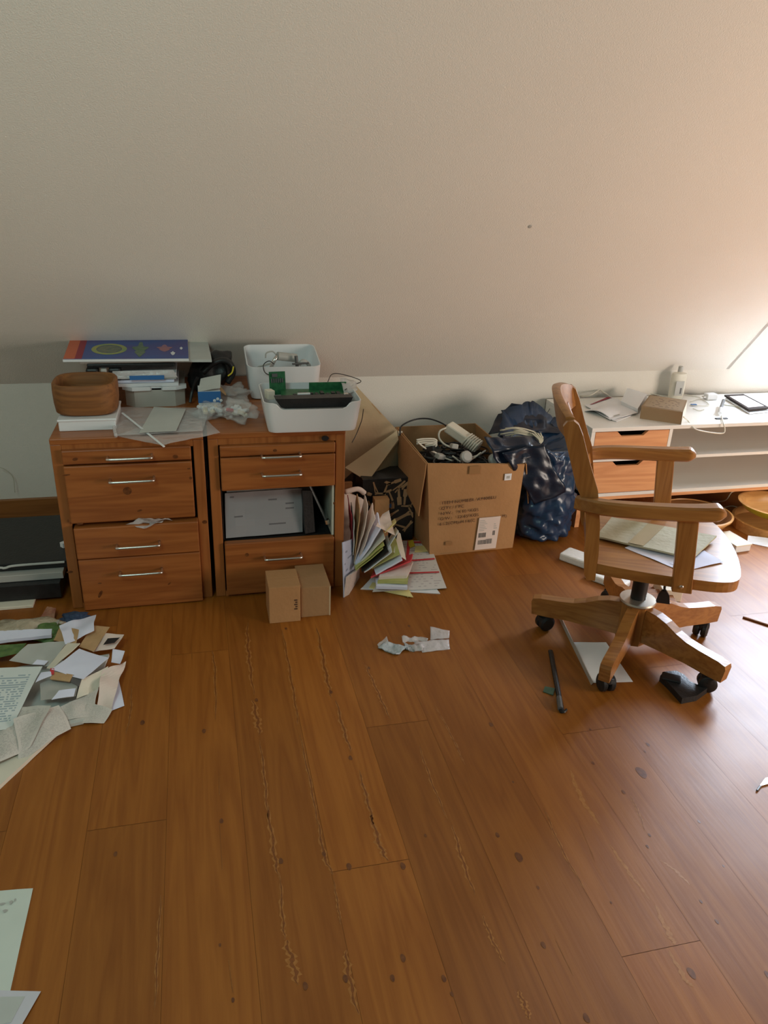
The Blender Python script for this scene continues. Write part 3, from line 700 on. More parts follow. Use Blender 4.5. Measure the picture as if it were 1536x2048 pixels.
t = thing('circuit_board', 'small green circuit board standing upright in the front tub', 'circuit board', (.275, 2.83, TZ + .1))
Mc = frame((.285, 2.80, TZ + .085), rz=.1, rx=math.radians(-10))
obj('board', bx(-.030, .030, -.002, .002, 0, .085, M=Mc), PCB, t)
bm = nb()
for k in range(6): box(bm, -.024 + k * .008, -.019 + k * .008, -.006, -.002, .045, .060, M=Mc)
box(bm, -.02, .0, -.008, -.002, .066, .078, M=Mc)
obj('component', bm, DGREY, t)
obj('white_block', bx(.235, .262, 2.715, 2.75, TZ + .09, TZ + .122, bev=.002, M=RZ(.3, (.25, 2.73, 0))), PAPC, label='cream connector block at the left corner of the front tub', cat='connector')
t = thing('wire_coil', 'thin dark wire looping out over the right rim of the front tub', 'wire', (.52, 2.8, TZ + .11))
obj('wire', tb([AY(655, 765, 2.80), AY(665, 748, 2.84), AY(690, 750, 2.86), (AY(722, 762, 2.84)), AY(700, 772, 2.80), AY(690, 780, 2.72)], .0016, n=6), RUB, t, smooth=True)
obj('film_scrap', qd([AY(680, 755, 2.82), AY(712, 762, 2.82), AY(716, 782, 2.72), AY(688, 785, 2.72)], n=6, bump=.01, freq=25), FILMW, t, smooth=True)
obj('wire_end', tb([AY(727, 818, 2.60), AY(724, 838, 2.61), AY(720, 850, 2.62), AY(712, 870, 2.62), AY(704, 885, 2.60)], .0016, n=6), RUB, t)
# contents of rear tub: clamps
t = thing('metal_clamp', 'pale metal clamp with round tube lying in the rear white tub', 'clamp', (.30, 3.12, TZ + .13))
a = AY(540, 740, 3.10); b = AY(555, 712, 3.10); c = AY(592, 716, 3.12)
obj('tube', tb([b, c], .017, sm=0, n=14), GPL, t, smooth='auto')
obj('jaw', tb([a, AY(548, 722, 3.09), b], .008, n=8), STEEL, t, smooth=True)
obj('bar', tb([AY(516, 734, 3.14), AY(545, 726, 3.10)], .004, sm=0), GPL, t)
t = thing('metal_clamp', 'dark upright lever clamp at the right of the rear tub', 'clamp', AY(600, 730, 3.10))
obj('lever', tb([AY(592, 712, 3.08), AY(595, 740, 3.08)], .007, sm=0), DGREY, t)
obj('jaw', tb([AY(598, 730, 3.08), AY(606, 722, 3.08), AY(618, 730, 3.09), AY(612, 738, 3.09)], .008), GPL, t, smooth=True)
obj('spindle', tb([AY(585, 728, 3.06), AY(617, 726, 3.08)], .004, sm=0), DGREY, t)
obj('wire_ring', tb([AY(x, y, 3.02) for x, y in ((545, 752), (530, 745), (527, 730), (538, 722), (548, 728))] , .0018, n=6), RUB, label='thin dark wire ring curling out of the rear white tub', cat='wire', smooth=True)
obj('wire_ring', tb([AY(x, y, 3.10) for x, y in ((531, 716), (533, 706), (545, 703), (553, 710))], .003, n=6), GPL, label='grey curved wire hook above the metal clamp in the rear tub', cat='wire', smooth=True)

# ------------------------------------------------------------------ leaning boards between cabinet and carton
t = thing('folded_board', 'large tan folded board leaning on the wall beside the right cabinet', 'board', (.7, 3.2, 0))
Y0 = 3.20
obj('board_panel', qd([AY(675, 880, Y0), AY(680, 965, 3.16), AY(794, 862, Y0), AY(700, 760, 3.32)], n=4, thick=.005), TAN, t)
obj('fold_flap', qd([AY(690, 936, 3.10), AY(736, 964, 3.02), AY(797, 880, 3.16), AY(794, 862, 3.19)], n=4, thick=.004), noisy('pale_board', (.56, .47, .30), (.60, .50, .33), 8, .8, 0), t)
obj('lower_flap', qd([AY(736, 964, 3.06), AY(815, 945, 3.22), AY(812, 905, 3.25), AY(797, 880, 3.19)], n=4, thick=.004), noisy('shaded_tan_board', (.36, .32, .20), (.40, .35, .22), 8, .8, 0), t)  # greenish shade on this flap is painted into the tan board's colour
obj('tape_strip', tb([AY(744, 808, 3.19), AY(762, 828, 3.19)], .006, sm=0, n=6, flat=.3), KRAFT, t)
obj('bracket', bx(.86, .88, 3.19, 3.2, .43, .45), PAPC, t)
bm = bx(.66, .862, 3.21, 3.44, .0, .375, bev=.004)
t = thing('dark_case', 'dark grey case standing behind the black tool-print box', 'case', (.78, 3.3, 0))
obj('case_body', bm, DGREY, t); bm = nb()
for k in range(3): box(bm, .66, .862, 3.205, 3.21, .33 + k * .014, .336 + k * .014)
obj('case_ridge', bm, BLACK, t)
# tool-print box
t = thing('tool_print_box', 'black box printed with tan tool silhouettes between folders and big carton', 'box', (.795, 3.07, 0))
obj('box_body', bx(.66, .897, 3.0, 3.15, 0, .303, bev=.002), BLACK, t)
bm = nb(); rr = random.Random(5); yf = 2.9985
def poly(pts, c, a, s):
    vs = []
    for x, z in pts:
        X = c[0] + s * (x * math.cos(a) - z * math.sin(a)); Z = c[1] + s * (x * math.sin(a) + z * math.cos(a)); vs.append(bm.verts.new((min(.895, max(.662, X)), yf, min(.301, max(.002, Z)))))
    bm.faces.new(vs)
ham = [(-.16, -1), (.16, -1), (.12, .5), (.45, .55), (.45, .85), (-.3, .9), (-.55, .6), (-.08, .5)]
wre = [(-.18, -.6), (-.3, -1), (-.12, -1.05), (0, -.85), (.12, -1.05), (.3, -1), (.18, -.6), (.18, .5), (.3, .9), (.12, 1.05), (0, .8), (-.12, 1.05), (-.3, .9), (-.18, .5)]
scr = [(-.24, -1), (.24, -1), (.26, -.1), (.14, 0), (.12, 1), (-.12, 1), (-.14, 0), (-.26, -.1)]
pli = [(-.3, -1), (-.15, -1), (0, -.1), (.15, -1), (.3, -1), (.15, .1), (.12, .9), (0, 1), (-.12, .9), (-.15, .1)]
hand = [(-.3, -.6), (.3, -.6), (.4, .1), (.25, .7), (.1, .2), (0, .8), (-.15, .2), (-.3, .6), (-.4, 0)]
for k, (cx, cz, a, s, sh) in enumerate(((.715, .265, .3, .022, pli), (.69, .235, 1.2, .016, hand), (.765, .262, -.3, .026, ham), (.80, .285, 1.9, .026, scr), (.825, .265, -.8, .028, pli), (.862, .278, -.9, .03, wre), (.785, .225, .4, .024, ham), (.825, .215, .1, .032, scr), (.852, .212, 3.1, .030, scr), (.888, .225, .9, .018, hand),
        (.795, .175, .2, .022, hand), (.86, .168, 1.5, .02, pli), (.89, .185, -.5, .022, ham), (.80, .135, -1.0, .026, pli), (.845, .118, -1.1, .032, wre), (.885, .135, .5, .022, scr), (.83, .075, 1.2, .026, ham), (.872, .07, -.7, .024, wre), (.885, .255, .1, .012, hand), (.70, .18, .7, .022, wre), (.745, .20, -.4, .02, scr), (.72, .12, .7, .024, ham), (.77, .08, .3, .022, hand), (.74, .235, 1.5, .02, wre))):
    poly(sh, (cx, cz), a, s * 1.25)
obj('printed_tools', bm, noisy('tan_print', (.42, .24, .12), (.50, .30, .16), 30, .7, 0), t)
obj('blue_print', bx(.770, .792, 2.9975, 2.9985, .165, .183), CBLUE, t)
carton('small_carton', .70, .765, 2.93, 2.975, 0, .235, 0, 'small plain brown box between the folders and the tool-print box', CARD)
obj('brown_block', bx(.575, .612, 2.985, 3.0, 0, .30, bev=.002), DARKW, label='dark upright block with a pink patch close to the right cabinet side', cat='block')
t = thing('paper_bag', 'pinkish brown paper bag standing beside the right cabinet, behind the folders', 'paper bag', (.6, 2.88, 0))
bm = nb(); quad(bm, [(.535, 2.86, .0), (.615, 2.88, .0), AY(728, 1000, 2.88), AY(688, 985, 2.86)], n=8, bump=.010, thick=.03, freq=16, seed=2); obj('bag_body', bm, PAPP, t, smooth=True)
obj('rolled_top', tb([AY(690, 984, 2.86), AY(715, 978, 2.87), AY(729, 986, 2.88)], .011, n=8), PAPP, t, smooth=True)

# ------------------------------------------------------------------ fanned folders and loose sheets by the cabinet
specs = [((706, 1095), (702, 1030), 2.66, DRED, 'dark red folder spine standing against the cabinet side'),
         ((708, 1110), (707, 1045), 2.64, PAPG, 'thin grey folder standing beside the dark red one'),
         ((709, 1125), (722, 1028), 2.64, KRAFT, 'tan folder leaning steeply in the fanned papers'),
         ((710, 1128), (738, 1022), 2.64, PAPP, 'pinkish paper with grey lines standing tallest in the fan'),
         ((712, 1132), (752, 1038), 2.63, PAPP, 'rose grey sheet leaning behind the lilac page of the fan'),
         ((712, 1134), (764, 1058), 2.62, PAPB, 'lilac page with a red edge in the middle of the fan'),
         ((712, 1136), (771, 1078), 2.61, PAPC, 'cream page lying on the olive folders of the fan'),
         ((712, 1138), (768, 1090), 2.60, GREENP, 'upper olive green folder of the fan'),
         ((713, 1142), (766, 1098), 2.60, GREENP, 'lower olive green folder of the fan'),
         ((724, 1144), (776, 1103), 2.59, BLACK, 'thin dark blue-black folder beneath the olive ones'),
         ((730, 1146), (784, 1104), 2.59, PAP, 'thin white sheet block beneath the dark folder'),
         ((744, 1138), (800, 1108), 2.60, GREENP, 'olive folder above the bluish block right of the fan'),
         ((752, 1150), (806, 1122), 2.59, PAPB, 'bluish white sheet block resting on the red folder')]
for k, (a, b, y, mt, lb) in enumerate(specs):
    A, B = AY(*a, y), AY(*b, y); dz = Vector((.012, .13, .012 if k > 2 else .03))
    obj('paper_folder', qd([A, B, B + dz, A + dz], n=7, bump=.006, thick=.003 if mt is not PAPB else .007, seed=k, freq=10), mt, label=lb, cat='folder', smooth=False)
obj('paper_folder', qd([AY(742, 1156, 2.59), AY(822, 1124, 2.62), AY(826, 1110, 2.70), AY(750, 1140, 2.72)], n=6, bump=.003, thick=.006), RED, label='red folder lying under the bluish block', cat='folder')
for k, (pts, mt, lb) in enumerate((
        (((752, 1052), (790, 1072), (778, 1020), (765, 1028)), PAPP, 'pale pink sheets with a red edge standing right of the lilac page'),
        (((770, 1066), (792, 1046), (790, 1038), (772, 1052)), PAPY, 'pale yellow note sticking out at the top of the fan'),
        (((776, 1102), (797, 1062), (792, 1055), (766, 1098)), PAP, 'white leaning sheet right of the yellow note'),
        (((788, 1104), (812, 1120), (800, 1068), (795, 1064)), PAPC, 'cream leaning sheet at the right end of the fan'))):
    obj('loose_sheet', qd([AY(*pts[0], 2.62), AY(*pts[1], 2.63), AY(*pts[2], 2.78), AY(*pts[3], 2.78)], n=5, bump=.004, thick=.002, seed=k), mt, label=lb, cat='sheet')
t = thing('archive_folder', 'bluish white archive folder with notes standing at the cabinet corner', 'folder', (.51, 2.6, 0))
A = F(686, 1195); B = F(708, 1160)
obj('cover', qd([A, B, AY(704, 1078, B.y), AY(684, 1085, A.y + .01)], n=6, bump=.002, thick=.004), printed('noted_cover', (.58, .62, .78), (.30, .34, .46), 14, 5, .3, .1, .7, .5), t)
bm = nb()
for k in range(5):
    o_ = Vector((.006 + .005 * k, .004 * k, 0)); quad(bm, [A + o_, B + o_, AY(708, 1140, B.y) + o_, AY(690, 1155, A.y) + o_], n=2, thick=.003)
obj('page_edge', bm, PAPP, t)
cal = thing('year_calendar', 'white calendar sheets with red rules fanned on the floor right of the folders', 'calendar', F(840, 1140))
cq = [F(745, 1184, .006), F(893, 1177, .006), F(858, 1083, .006), F(806, 1082, .006)]
obj('calendar_page', qd(cq, n=8, bump=.002, thick=.002, seed=3), printed('calendar_print', (.70, .66, .62), (.52, .47, .46), 22, 26, .35, .04, .8, .35), cal)
def bq(q, u, v, dz): return q[0] * (1 - u) * (1 - v) + q[1] * u * (1 - v) + q[2] * u * v + q[3] * (1 - u) * v + Vector((0, 0, dz))
for (u0, v0, u1, v1, w_) in ((.42, .95, .97, .95, .02), (.45, .55, .97, .58, .014), (.40, .30, .97, .30, .012)):
    obj('red_rule', qd([bq(cq, u0, v0 - w_, .006), bq(cq, u1, v1 - w_, .006), bq(cq, u1, v1 + w_, .006), bq(cq, u0, v0 + w_, .006)], n=2, thick=.0006), RED, cal)
obj('red_margin', qd([bq(cq, .40, .02, .006), bq(cq, .43, .02, .006), bq(cq, .30, .99, .006), bq(cq, .18, .99, .006)], n=2, thick=.0008), RED, cal)
obj('yellow_patch', qd([bq(cq, .5, .72, .006), bq(cq, .95, .74, .006), bq(cq, .95, .88, .006), bq(cq, .5, .86, .006)], n=2, thick=.0006), PAPY, cal)
for k, (px, z, mt, lb) in enumerate(((((721, 1178), (880, 1188), (850, 1150), (752, 1148)), .001, PAP, 'white sheet lying flat lowest under the calendar'),
        (((738, 1176), (826, 1196), (818, 1182), (745, 1165)), .003, PAPY, 'yellow sheet edge peeking out below the papers'),
        (((752, 1178), (815, 1180), (812, 1162), (750, 1160)), .022, PAPB, 'bluish paper block lying in front of the calendar'),
        (((755, 1166), (815, 1168), (818, 1150), (762, 1152)), .038, GREENP, 'olive folded sheet lying on the front paper block'),
        (((758, 1158), (814, 1156), (826, 1128), (770, 1130)), .050, PAPP, 'pale sheet lying topmost on the front paper block'))):
    obj('loose_sheet', qd([F(*p, z) for p in px], n=6, bump=.004, thick=.003 if k < 2 else .012, seed=k + 20), mt, label=lb, cat='sheet')
obj('sticky_note', qd([F(804, 1180, .004), F(816, 1195, .002), F(822, 1183, .006), F(812, 1176, .008)], n=4, bump=.003), PAPY, label='small yellow sticky note curling at the front of the calendar', cat='note')
obj('sticky_note', qd([F(818, 1096, .012), F(830, 1092, .012), F(826, 1080, .016), F(816, 1082, .016)], n=4, bump=.002), YEL, label='small orange-yellow note at the calendar top edge', cat='note')

# ------------------------------------------------------------------ big carton of cables
bc = thing('cardboard_carton', 'large open brown shipping carton with printed lines, full of cables', 'carton', (1.12, 3.05, 0))
f0 = Vector((.928, 2.829, 0)); f1 = Vector((1.321, 2.851, 0)); g0 = Vector((.890, 2.822, .430)); g1 = Vector((1.330, 2.846, .397))
b0 = Vector((.90, 3.27, 0)); b1 = Vector((1.335, 3.29, 0)); h0 = Vector((.872, 3.27, .448)); h1 = Vector((1.262, 3.29, .445))
for q, nm in (([f0, f1, g1, g0], 'front_panel'), ([b0, f0, g0, h0], 'left_panel'), ([f1, b1, h1, g1], 'right_panel'), ([b1, b0, h0, h1], 'back_panel')):
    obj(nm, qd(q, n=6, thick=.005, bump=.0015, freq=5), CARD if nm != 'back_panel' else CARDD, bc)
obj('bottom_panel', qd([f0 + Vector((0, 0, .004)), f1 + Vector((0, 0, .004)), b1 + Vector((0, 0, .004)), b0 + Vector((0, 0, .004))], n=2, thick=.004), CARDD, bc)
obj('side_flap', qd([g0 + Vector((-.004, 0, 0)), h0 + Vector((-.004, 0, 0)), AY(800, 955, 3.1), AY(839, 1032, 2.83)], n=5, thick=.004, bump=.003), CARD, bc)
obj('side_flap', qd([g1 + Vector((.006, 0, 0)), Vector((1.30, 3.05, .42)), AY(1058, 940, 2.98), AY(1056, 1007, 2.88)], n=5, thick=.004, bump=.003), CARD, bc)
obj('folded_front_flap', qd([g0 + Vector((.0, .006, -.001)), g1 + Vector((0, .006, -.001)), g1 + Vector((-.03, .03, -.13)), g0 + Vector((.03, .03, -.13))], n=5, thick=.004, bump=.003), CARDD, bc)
ex = (f1 - f0).normalized()
def fr(x, z, off=-.006):  # text frame on the front panel
    u = (x - f0.x) / (f1.x - f0.x); P = f0.lerp(f1, u); Pt = g0.lerp(g1, u); Y_ = P.y + (Pt.y - P.y) * z / .41
    M_ = Matrix.Identity(4); n_ = ex.cross(Vector((0, 0, 1)))
    for i in range(3): M_[i][0] = ex[i]; M_[i][1] = (0, 0, 1)[i]; M_[i][2] = n_[i]
    M_.translation = (x, Y_ + off, z); return M_
for k, (tx, x) in enumerate((('ITEM NUMBER: AF400EU', .964), ('QTY: 1 PC', .962), ('N.W.:   9.10  KGS', .961), ('G.W.:   12.65 KGS', .960), ('61.2(CM)x41.6(C', .959))):
    text_mesh('printed_text', tx, .0185, fr(x, .244 - .0245 * k) @ Matrix.Rotation(math.radians(1.5), 4, 'Z'), INK, bc, squash=1.2)
text_mesh('printed_text', 'M)', .0185, fr(1.249, .158), INK, bc, squash=1.1)
def patch(name, x0, x1, z0, z1, mat, off=-.0062, par=bc, sk=0):
    q = [fr(x0, z0, off).translation, fr(x1, z0, off).translation, fr(x1 + sk, z1, off).translation, fr(x0 + sk, z1, off).translation]
    bm = nb(); bm.faces.new([bm.verts.new(p) for p in q]); return obj(name, bm, mat, par)
patch('shipping_label', 1.134, 1.235, .010, .165, PAPP, -.0068, sk=.008)
for k in range(7): patch('label_line', 1.146, 1.170 + .006 * (k % 3), .150 - k * .008, .1525 - k * .008, GPL, -.0074)
for k in range(3): patch('label_line', 1.214, 1.222 + .004 * k, .128 - k * .010, .132 - k * .010, GPL, -.0074)
rr = random.Random(11); x = 1.146
while x < 1.180:
    w_ = rr.uniform(.0008, .0024); patch('barcode_bar', x, x + w_, .070, .092, DGREY, -.0074); x += w_ + rr.uniform(.0008, .0016)
x = 1.146
while x < 1.212:
    w_ = rr.uniform(.0008, .0026); patch('barcode_bar', x, x + w_, .036, .057 + .003 * (x > 1.18), DGREY, -.0074); x += w_ + rr.uniform(.001, .0022)
for k in range(3): patch('barcode_bar', 1.212 + k * .004, 1.2145 + k * .004, .076, .098, DGREY, -.0074)
patch('small_label', 1.240, 1.272, .332, .362, PAP, -.0068); patch('small_label_print', 1.249, 1.264, .340, .352, GPL, -.0074)
patch('packing_tape', 1.075, 1.125, .372, .408, TAPE, -.0066); patch('packing_tape', .995, 1.025, .048, .066, TAPE, -.0066)
# cables inside
bm = nb(); rr = random.Random(2)
for k in range(34):
    cx, cy = rr.uniform(.99, 1.22), rr.uniform(2.92, 3.19); a = rr.uniform(0, 6.28); r = rr.uniform(.03, .07); z = rr.uniform(.335, .385)
    tube(bm, [(cx + r * math.cos(a + j * 1.1) * (1 + .2 * rr.random()), cy + r * math.sin(a + j * 1.1), z + .012 * rr.random()) for j in range(6)], rr.choice((.003, .004, .005)), n=6, sm=4)
for k in range(12):
    M_ = frame((rr.uniform(.98, 1.24), rr.uniform(2.93, 3.2), rr.uniform(.33, .37)), rr.uniform(0, 3), rr.uniform(-.5, .5), rr.uniform(-.5, .5)); box(bm, -.035, .035, -.018, .018, -.012, .012, bev=.003, M=M_)
box(bm, .955, 1.255, 2.875, 3.24, .25, .335)
obj('cable_tangle', bm, BLACK, label='tangled heap of black cables and adapters filling the big carton', cat='cables', kind='stuff')
obj('black_cable', tb([AY(800, 870, 3.1), AY(803, 852, 3.16), AY(830, 839, 3.2), AY(860, 838, 3.2), AY(890, 850, 3.18), AY(905, 868, 3.1)], .0035, n=8), RUB, label='thin black cable arching over the left of the big carton', cat='cable', smooth=True)
t = thing('power_strip', 'white power strip with its cord wound around in the big carton', 'power strip', AY(925, 880, 3.05))
A, B = AY(900, 855, 3.12), AY(955, 893, 3.03)
dirv = (B - A).normalized(); zq = dirv.to_track_quat('X', 'Z').to_matrix().to_4x4(); zq.translation = (A + B) / 2; ln = (B - A).length / 2
obj('strip_body', bx(-ln - .012, ln + .008, -.031, .031, -.021, .021, bev=.007, M=zq), CABLEW, t)
for k in range(6):
    o_ = .25 * ln + k * .011
    obj('cord_turn', tb([zq @ Vector((o_ + .004 * math.sin(a), +.039 * math.cos(a), .029 * math.sin(a))) for a in [2 * math.pi * j / 10 for j in range(11)]], .0042, n=8, sm=2), CABLEW, t, smooth=True)
obj('cord_loop', tb([AY(892, 856, 3.10), AY(880, 862, 3.09), AY(878, 875, 3.08), AY(888, 888, 3.06), AY(905, 896, 3.04)], .0042, n=8), CABLEW, t, smooth=True)
for k, (pts, lb) in enumerate(((((833, 880), (845, 878), (868, 878), (872, 884), (850, 890)), 'white cable bundle looping at the left inside the big carton'),
        (((835, 884), (850, 896), (870, 905), (885, 914), (905, 922)), 'white cable running diagonally over the black heap'),
        (((905, 912), (925, 925), (945, 918), (962, 905)), 'grey cable running behind the round plug'))):
    bm = nb()
    for j in range(3 if k == 0 else 1): tube(bm, [AY(x, y + 4 * j, 2.98 - .01 * k) for x, y in pts], .0038, n=8)
    obj('white_cable', bm, CABLEW, label=lb, cat='cable', smooth=True)
for k, (x, y, Y_, lb) in enumerate(((929, 913, 2.93, 'round grey plug lying front right in the big carton'), (985, 918, 2.93, 'second round grey plug close to the blue bag flap'))):
    t = thing('round_plug', lb, 'plug', AY(x, y, Y_)); bm = nb()
    lathe(bm, [(0, 0), (.022, 0), (.026, .006), (.026, .022), (.018, .028), (0, .028)], n=24, M=frame(AY(x, y + 2, Y_), rx=math.radians(62), rz=.2)); obj('plug_body', bm, GPL, t, smooth='auto')
    obj('cord', tb([AY(x + 14, y + 2, Y_ + .03), AY(x + 30, y - 4, Y_ + .06), AY(x + 42, y - 12, Y_ + .08)], .004, n=8), GPL, t)
for k, (x, y, lb) in enumerate(((880, 913, 'small grey wall adapter left of the round plug'), (908, 893, 'grey triangular adapter below the power strip'), (860, 898, 'thin black adapter on the left of the cable heap'))):
    obj('wall_adapter', bx(-.022, .022, -.014, .014, -.010, .012, bev=.004, M=frame(AY(x, y, 2.97), .5 + k, .2, .3)), (GPL, GPL, BLACK)[k], label=lb, cat='adapter')

# ------------------------------------------------------------------ blue bin bag
t = thing('bin_bag', 'dark blue plastic bin bag full of cables slumped beside the carton', 'bag', (1.5, 3.06, 0))
rim = [(1.665, 3.10, .45), (1.63, 3.21, .50), (1.50, 3.24, .58), (1.34, 3.21, .545), (1.262, 3.06, .47), (1.285, 2.935, .445), (1.45, 2.885, .44), (1.62, 2.93, .42)]
def rimp(a):
    k = a / (2 * math.pi) * 8; i = int(k) % 8; f_ = k - int(k); f_ = f_ * f_ * (3 - 2 * f_)
    return Vector(rim[i]).lerp(Vector(rim[(i + 1) % 8]), f_)
bm = nb(); NA, NT = 96, 46; R_ = []
prof = [(0, .0), (.75, .0), (.97, .015), (1.06, .06), (1.08, .12), (1.04, .2), (.98, .28), (.93, .35), (.88, .40)]
for j in range(NT + 1):
    t_ = j / NT; ring = []
    for k in range(NA):
        a = 2 * math.pi * k / NA
        if t_ < .8:
            s = t_ / .8 * (len(prof) - 1); i = min(int(s), len(prof) - 2); f_ = s - i
            r = prof[i][0] + (prof[i + 1][0] - prof[i][0]) * f_; z = prof[i][1] + (prof[i + 1][1] - prof[i][1]) * f_
            p_ = Vector((1.505 + .155 * r * math.cos(a), 3.04 + .185 * r * math.sin(a), z))
        elif t_ < .93:
            f_ = (t_ - .8) / .13; p0 = Vector((1.505 + .155 * .88 * math.cos(a), 3.04 + .185 * .88 * math.sin(a), .40)); p_ = p0.lerp(rimp(a), f_)
        else:
            f_ = (t_ - .93) / .07; p_ = rimp(a).lerp(Vector((1.47, 3.07, .40)), f_ * .75) - Vector((0, 0, .03 * f_))
        q = Vector((math.cos(a) * 1.2, math.sin(a) * 1.2, z * 9 if t_ < .8 else p_.z * 9))
        rad = Vector((math.cos(a), math.sin(a), 0))
        amp = .5 if t_ < .1 else 1
        wv = (abs(noise.noise(q * 1.6)) * .036 + (abs(noise.noise(Vector((math.sin(a) * 1.5 + z * 7, math.cos(a) * 1.5 + z * 12, z * 16)))) ** .7) * .030 + abs(noise.noise(q * 3.3)) * .020 + noise.noise(q * 7) * .006 - .030) * amp
        p_ = p_ + rad * wv + Vector((0, 0, noise.noise(q * 3 + Vector((9, 9, 9))) * .016 * (t_ > .3)))
        if p_.z < .002: p_.z = .002
        if t_ < .8 and p_.x < 1.345: p_.x = 1.345
        ring.append(bm.verts.new(p_))
    R_.append(ring)
for a, b in zip(R_, R_[1:]):
    for k in range(NA): bm.faces.new((a[k], a[(k + 1) % NA], b[(k + 1) % NA], b[k]))
obj('bag_film', bm, BAGM, t, smooth=True)
bm = nb(); quad(bm, [AY(964, 874, 2.90), AY(1000, 930, 2.855), AY(1100, 905, 2.87), AY(1075, 872, 2.98)], n=18, bump=.024, thick=.001, freq=10, seed=5)
quad(bm, [AY(1000, 905, 2.855), AY(1072, 1012, 2.835), AY(1132, 985, 2.83), AY(1090, 888, 2.87)], n=18, bump=.024, thick=.001, freq=9, seed=6)
obj('bag_flap', bm, BAGD, t, smooth=True)
bm = nb(); quad(bm, [AY(978, 868, 3.16), AY(1130, 868, 3.12), AY(1090, 830, 3.20), AY(1000, 826, 3.22)], n=16, bump=.026, thick=.001, freq=9, seed=8, fold=lambda u, v: .03 * math.sin(math.pi * u))
quad(bm, [AY(1000, 832, 3.22), AY(1085, 836, 3.20), AY(1060, 812, 3.23), AY(1022, 806, 3.24)], n=12, bump=.016, thick=.001, freq=9, seed=9)
obj('bag_hood', bm, BAGD, t, smooth=True)
bm = nb(); rr = random.Random(4)
for k in range(9):
    pts = [AY(1000 + 10 * (k % 4), 862 + 3 * k, 3.03), AY(1030 + 5 * (k % 3), 860 + 2.5 * k, 3.0), AY(1062 + 4 * (k % 3), 868 + 2 * k, 2.99), AY(1086 - 2 * k, 880 + rr.uniform(-8, 6), 2.98)]
    tube(bm, [p_ + Vector((0, 0, rr.uniform(0, .02))) for p_ in pts], .0035, n=6, sm=5)
    if k % 2: tube(bm, [AY(1060 + 3 * k, 866, 2.98), AY(1078 + k, 882, 2.95), AY(1070, 898 - k, 2.95), AY(1052, 888, 2.97)], .0035, n=6)
obj('white_cable_coil', bm, CABLEG, smooth=True, label='coil of ivory cables lying in the mouth of the blue bin bag', cat='cables')

# ------------------------------------------------------------------ low white sideboard
DX0, DX1, DY, DH = 1.70, 3.35, 2.98, .50
ds = thing('sideboard', 'low white sideboard with two pine drawers along the wall', 'sideboard', (2.5, 3.23, 0))
DB = 3.478
obj('top', bx(DX0, DX1, DY, DB, DH - .018, DH, bev=.0015), WHITE, ds)
obj('side_panel', bx(DX0, DX0 + .018, DY, DB, .164, DH - .018), WHITE, ds); obj('side_panel', bx(DX1 - .018, DX1, DY, DB, .164, DH - .018), WHITE, ds)
obj('divider', bx(2.094, 2.110, DY, DB, .180, DH - .018), WHITE, ds)
obj('bottom_panel', bx(DX0, DX1, DY, DB, .164, .180), WHITE, ds); obj('shelf', bx(2.11, DX1 - .018, DY + .002, DB, .336, .350), WHITE, ds)
obj('rail', bx(DX0 + .018, 2.094, DY + .002, DB, .338, .348), WHITE, ds)
obj('back_panel', bx(DX0, DX1, DB - .006, DB, .164, DH), base('warm_tan_panel', (.58, .39, .24), .7), ds)
for x in (DX0, 2.10, DX1 - .02): obj('leg', bx(x, x + .022, DY + .03, DB - .02, 0, .150), DESKP, ds)
obj('plinth', bx(DX0, DX1, DY, DY + .02, .148, .164), DESKP, ds)
for z0, z1 in ((.350, .480), (.183, .336)):
    x0, x1 = 1.720, 2.092; a, b = 1.838, 1.975
    bm = nb(); prism(bm, [(x0, z0), (x1, z0), (x1, z1), (b + .010, z1), (b - .014, z1 - .022), (a + .014, z1 - .022), (a - .010, z1), (x0, z1)], 0, .016, M=Matrix(((1, 0, 0, 0), (0, 0, -1, DY + .016), (0, 1, 0, 0), (0, 0, 0, 1))))
    d_ = obj('drawer', bm, DESKP, ds)
    bm = nb(); box(bm, x0 + .01, x1 - .01, DY + .40, DY + .41, z0, z1 - .02); box(bm, x0 + .004, x0 + .012, DY + .016, DY + .41, z0, z1 - .02); box(bm, x1 - .012, x1 - .004, DY + .016, DY + .41, z0, z1 - .02); box(bm, x0 + .004, x1 - .004, DY + .016, DY + .41, z0, z0 + .006)
    obj('drawer_box', bm, BLACK, d_)
# on the sideboard
c3 = lambda x, y, z=DH + .001: F(1080 + x * .2969, 700 + y * .2969, z)
t = thing('brochure', 'grey-white open brochure with a red stripe on the sideboard left end', 'brochure', c3(450, 400))
obj('page', qd([c3(300, 415), c3(515, 485), c3(650, 430), c3(520, 330)], n=12, bump=0, thick=.003, fold=lambda u, v: .022 * math.sin(math.pi * min(1, u * 1.15)) * (1 - v)), PAP, t, smooth='auto')
obj('page', qd([c3(300, 372, DH + .006), c3(470, 470, DH + .008), c3(655, 425, DH + .010), c3(480, 315, DH + .006)], n=8, bump=.002, thick=.002), PAP, t)
obj('red_stripe', qd([c3(335, 368, DH + .011), c3(350, 366, DH + .011), c3(485, 319, DH + .011), c3(455, 317, DH + .011)], n=2), DRED, t)
obj('small_print', qd([c3(500, 448, DH + .012), c3(540, 436, DH + .012), c3(530, 432, DH + .012), c3(495, 443, DH + .012)], n=2), GPL, t)
t = thing('white_carton', 'small white box leaning on the brown parcel', 'box', c3(630, 380))
obj('box_body', qd([c3(548, 380), c3(660, 432), c3(722, 330, DH + .03), c3(590, 290, DH + .03)], n=2, thick=.028), WPL, t)
pb = thing('brown_parcel', 'flat brown cardboard parcel with printed marks on the sideboard', 'parcel', c3(830, 420))
lo = [Vector((2.005, 3.100, DH)), Vector((2.150, 2.990, DH)), Vector((2.295, 3.175, DH)), Vector((2.16, 3.285, DH))]
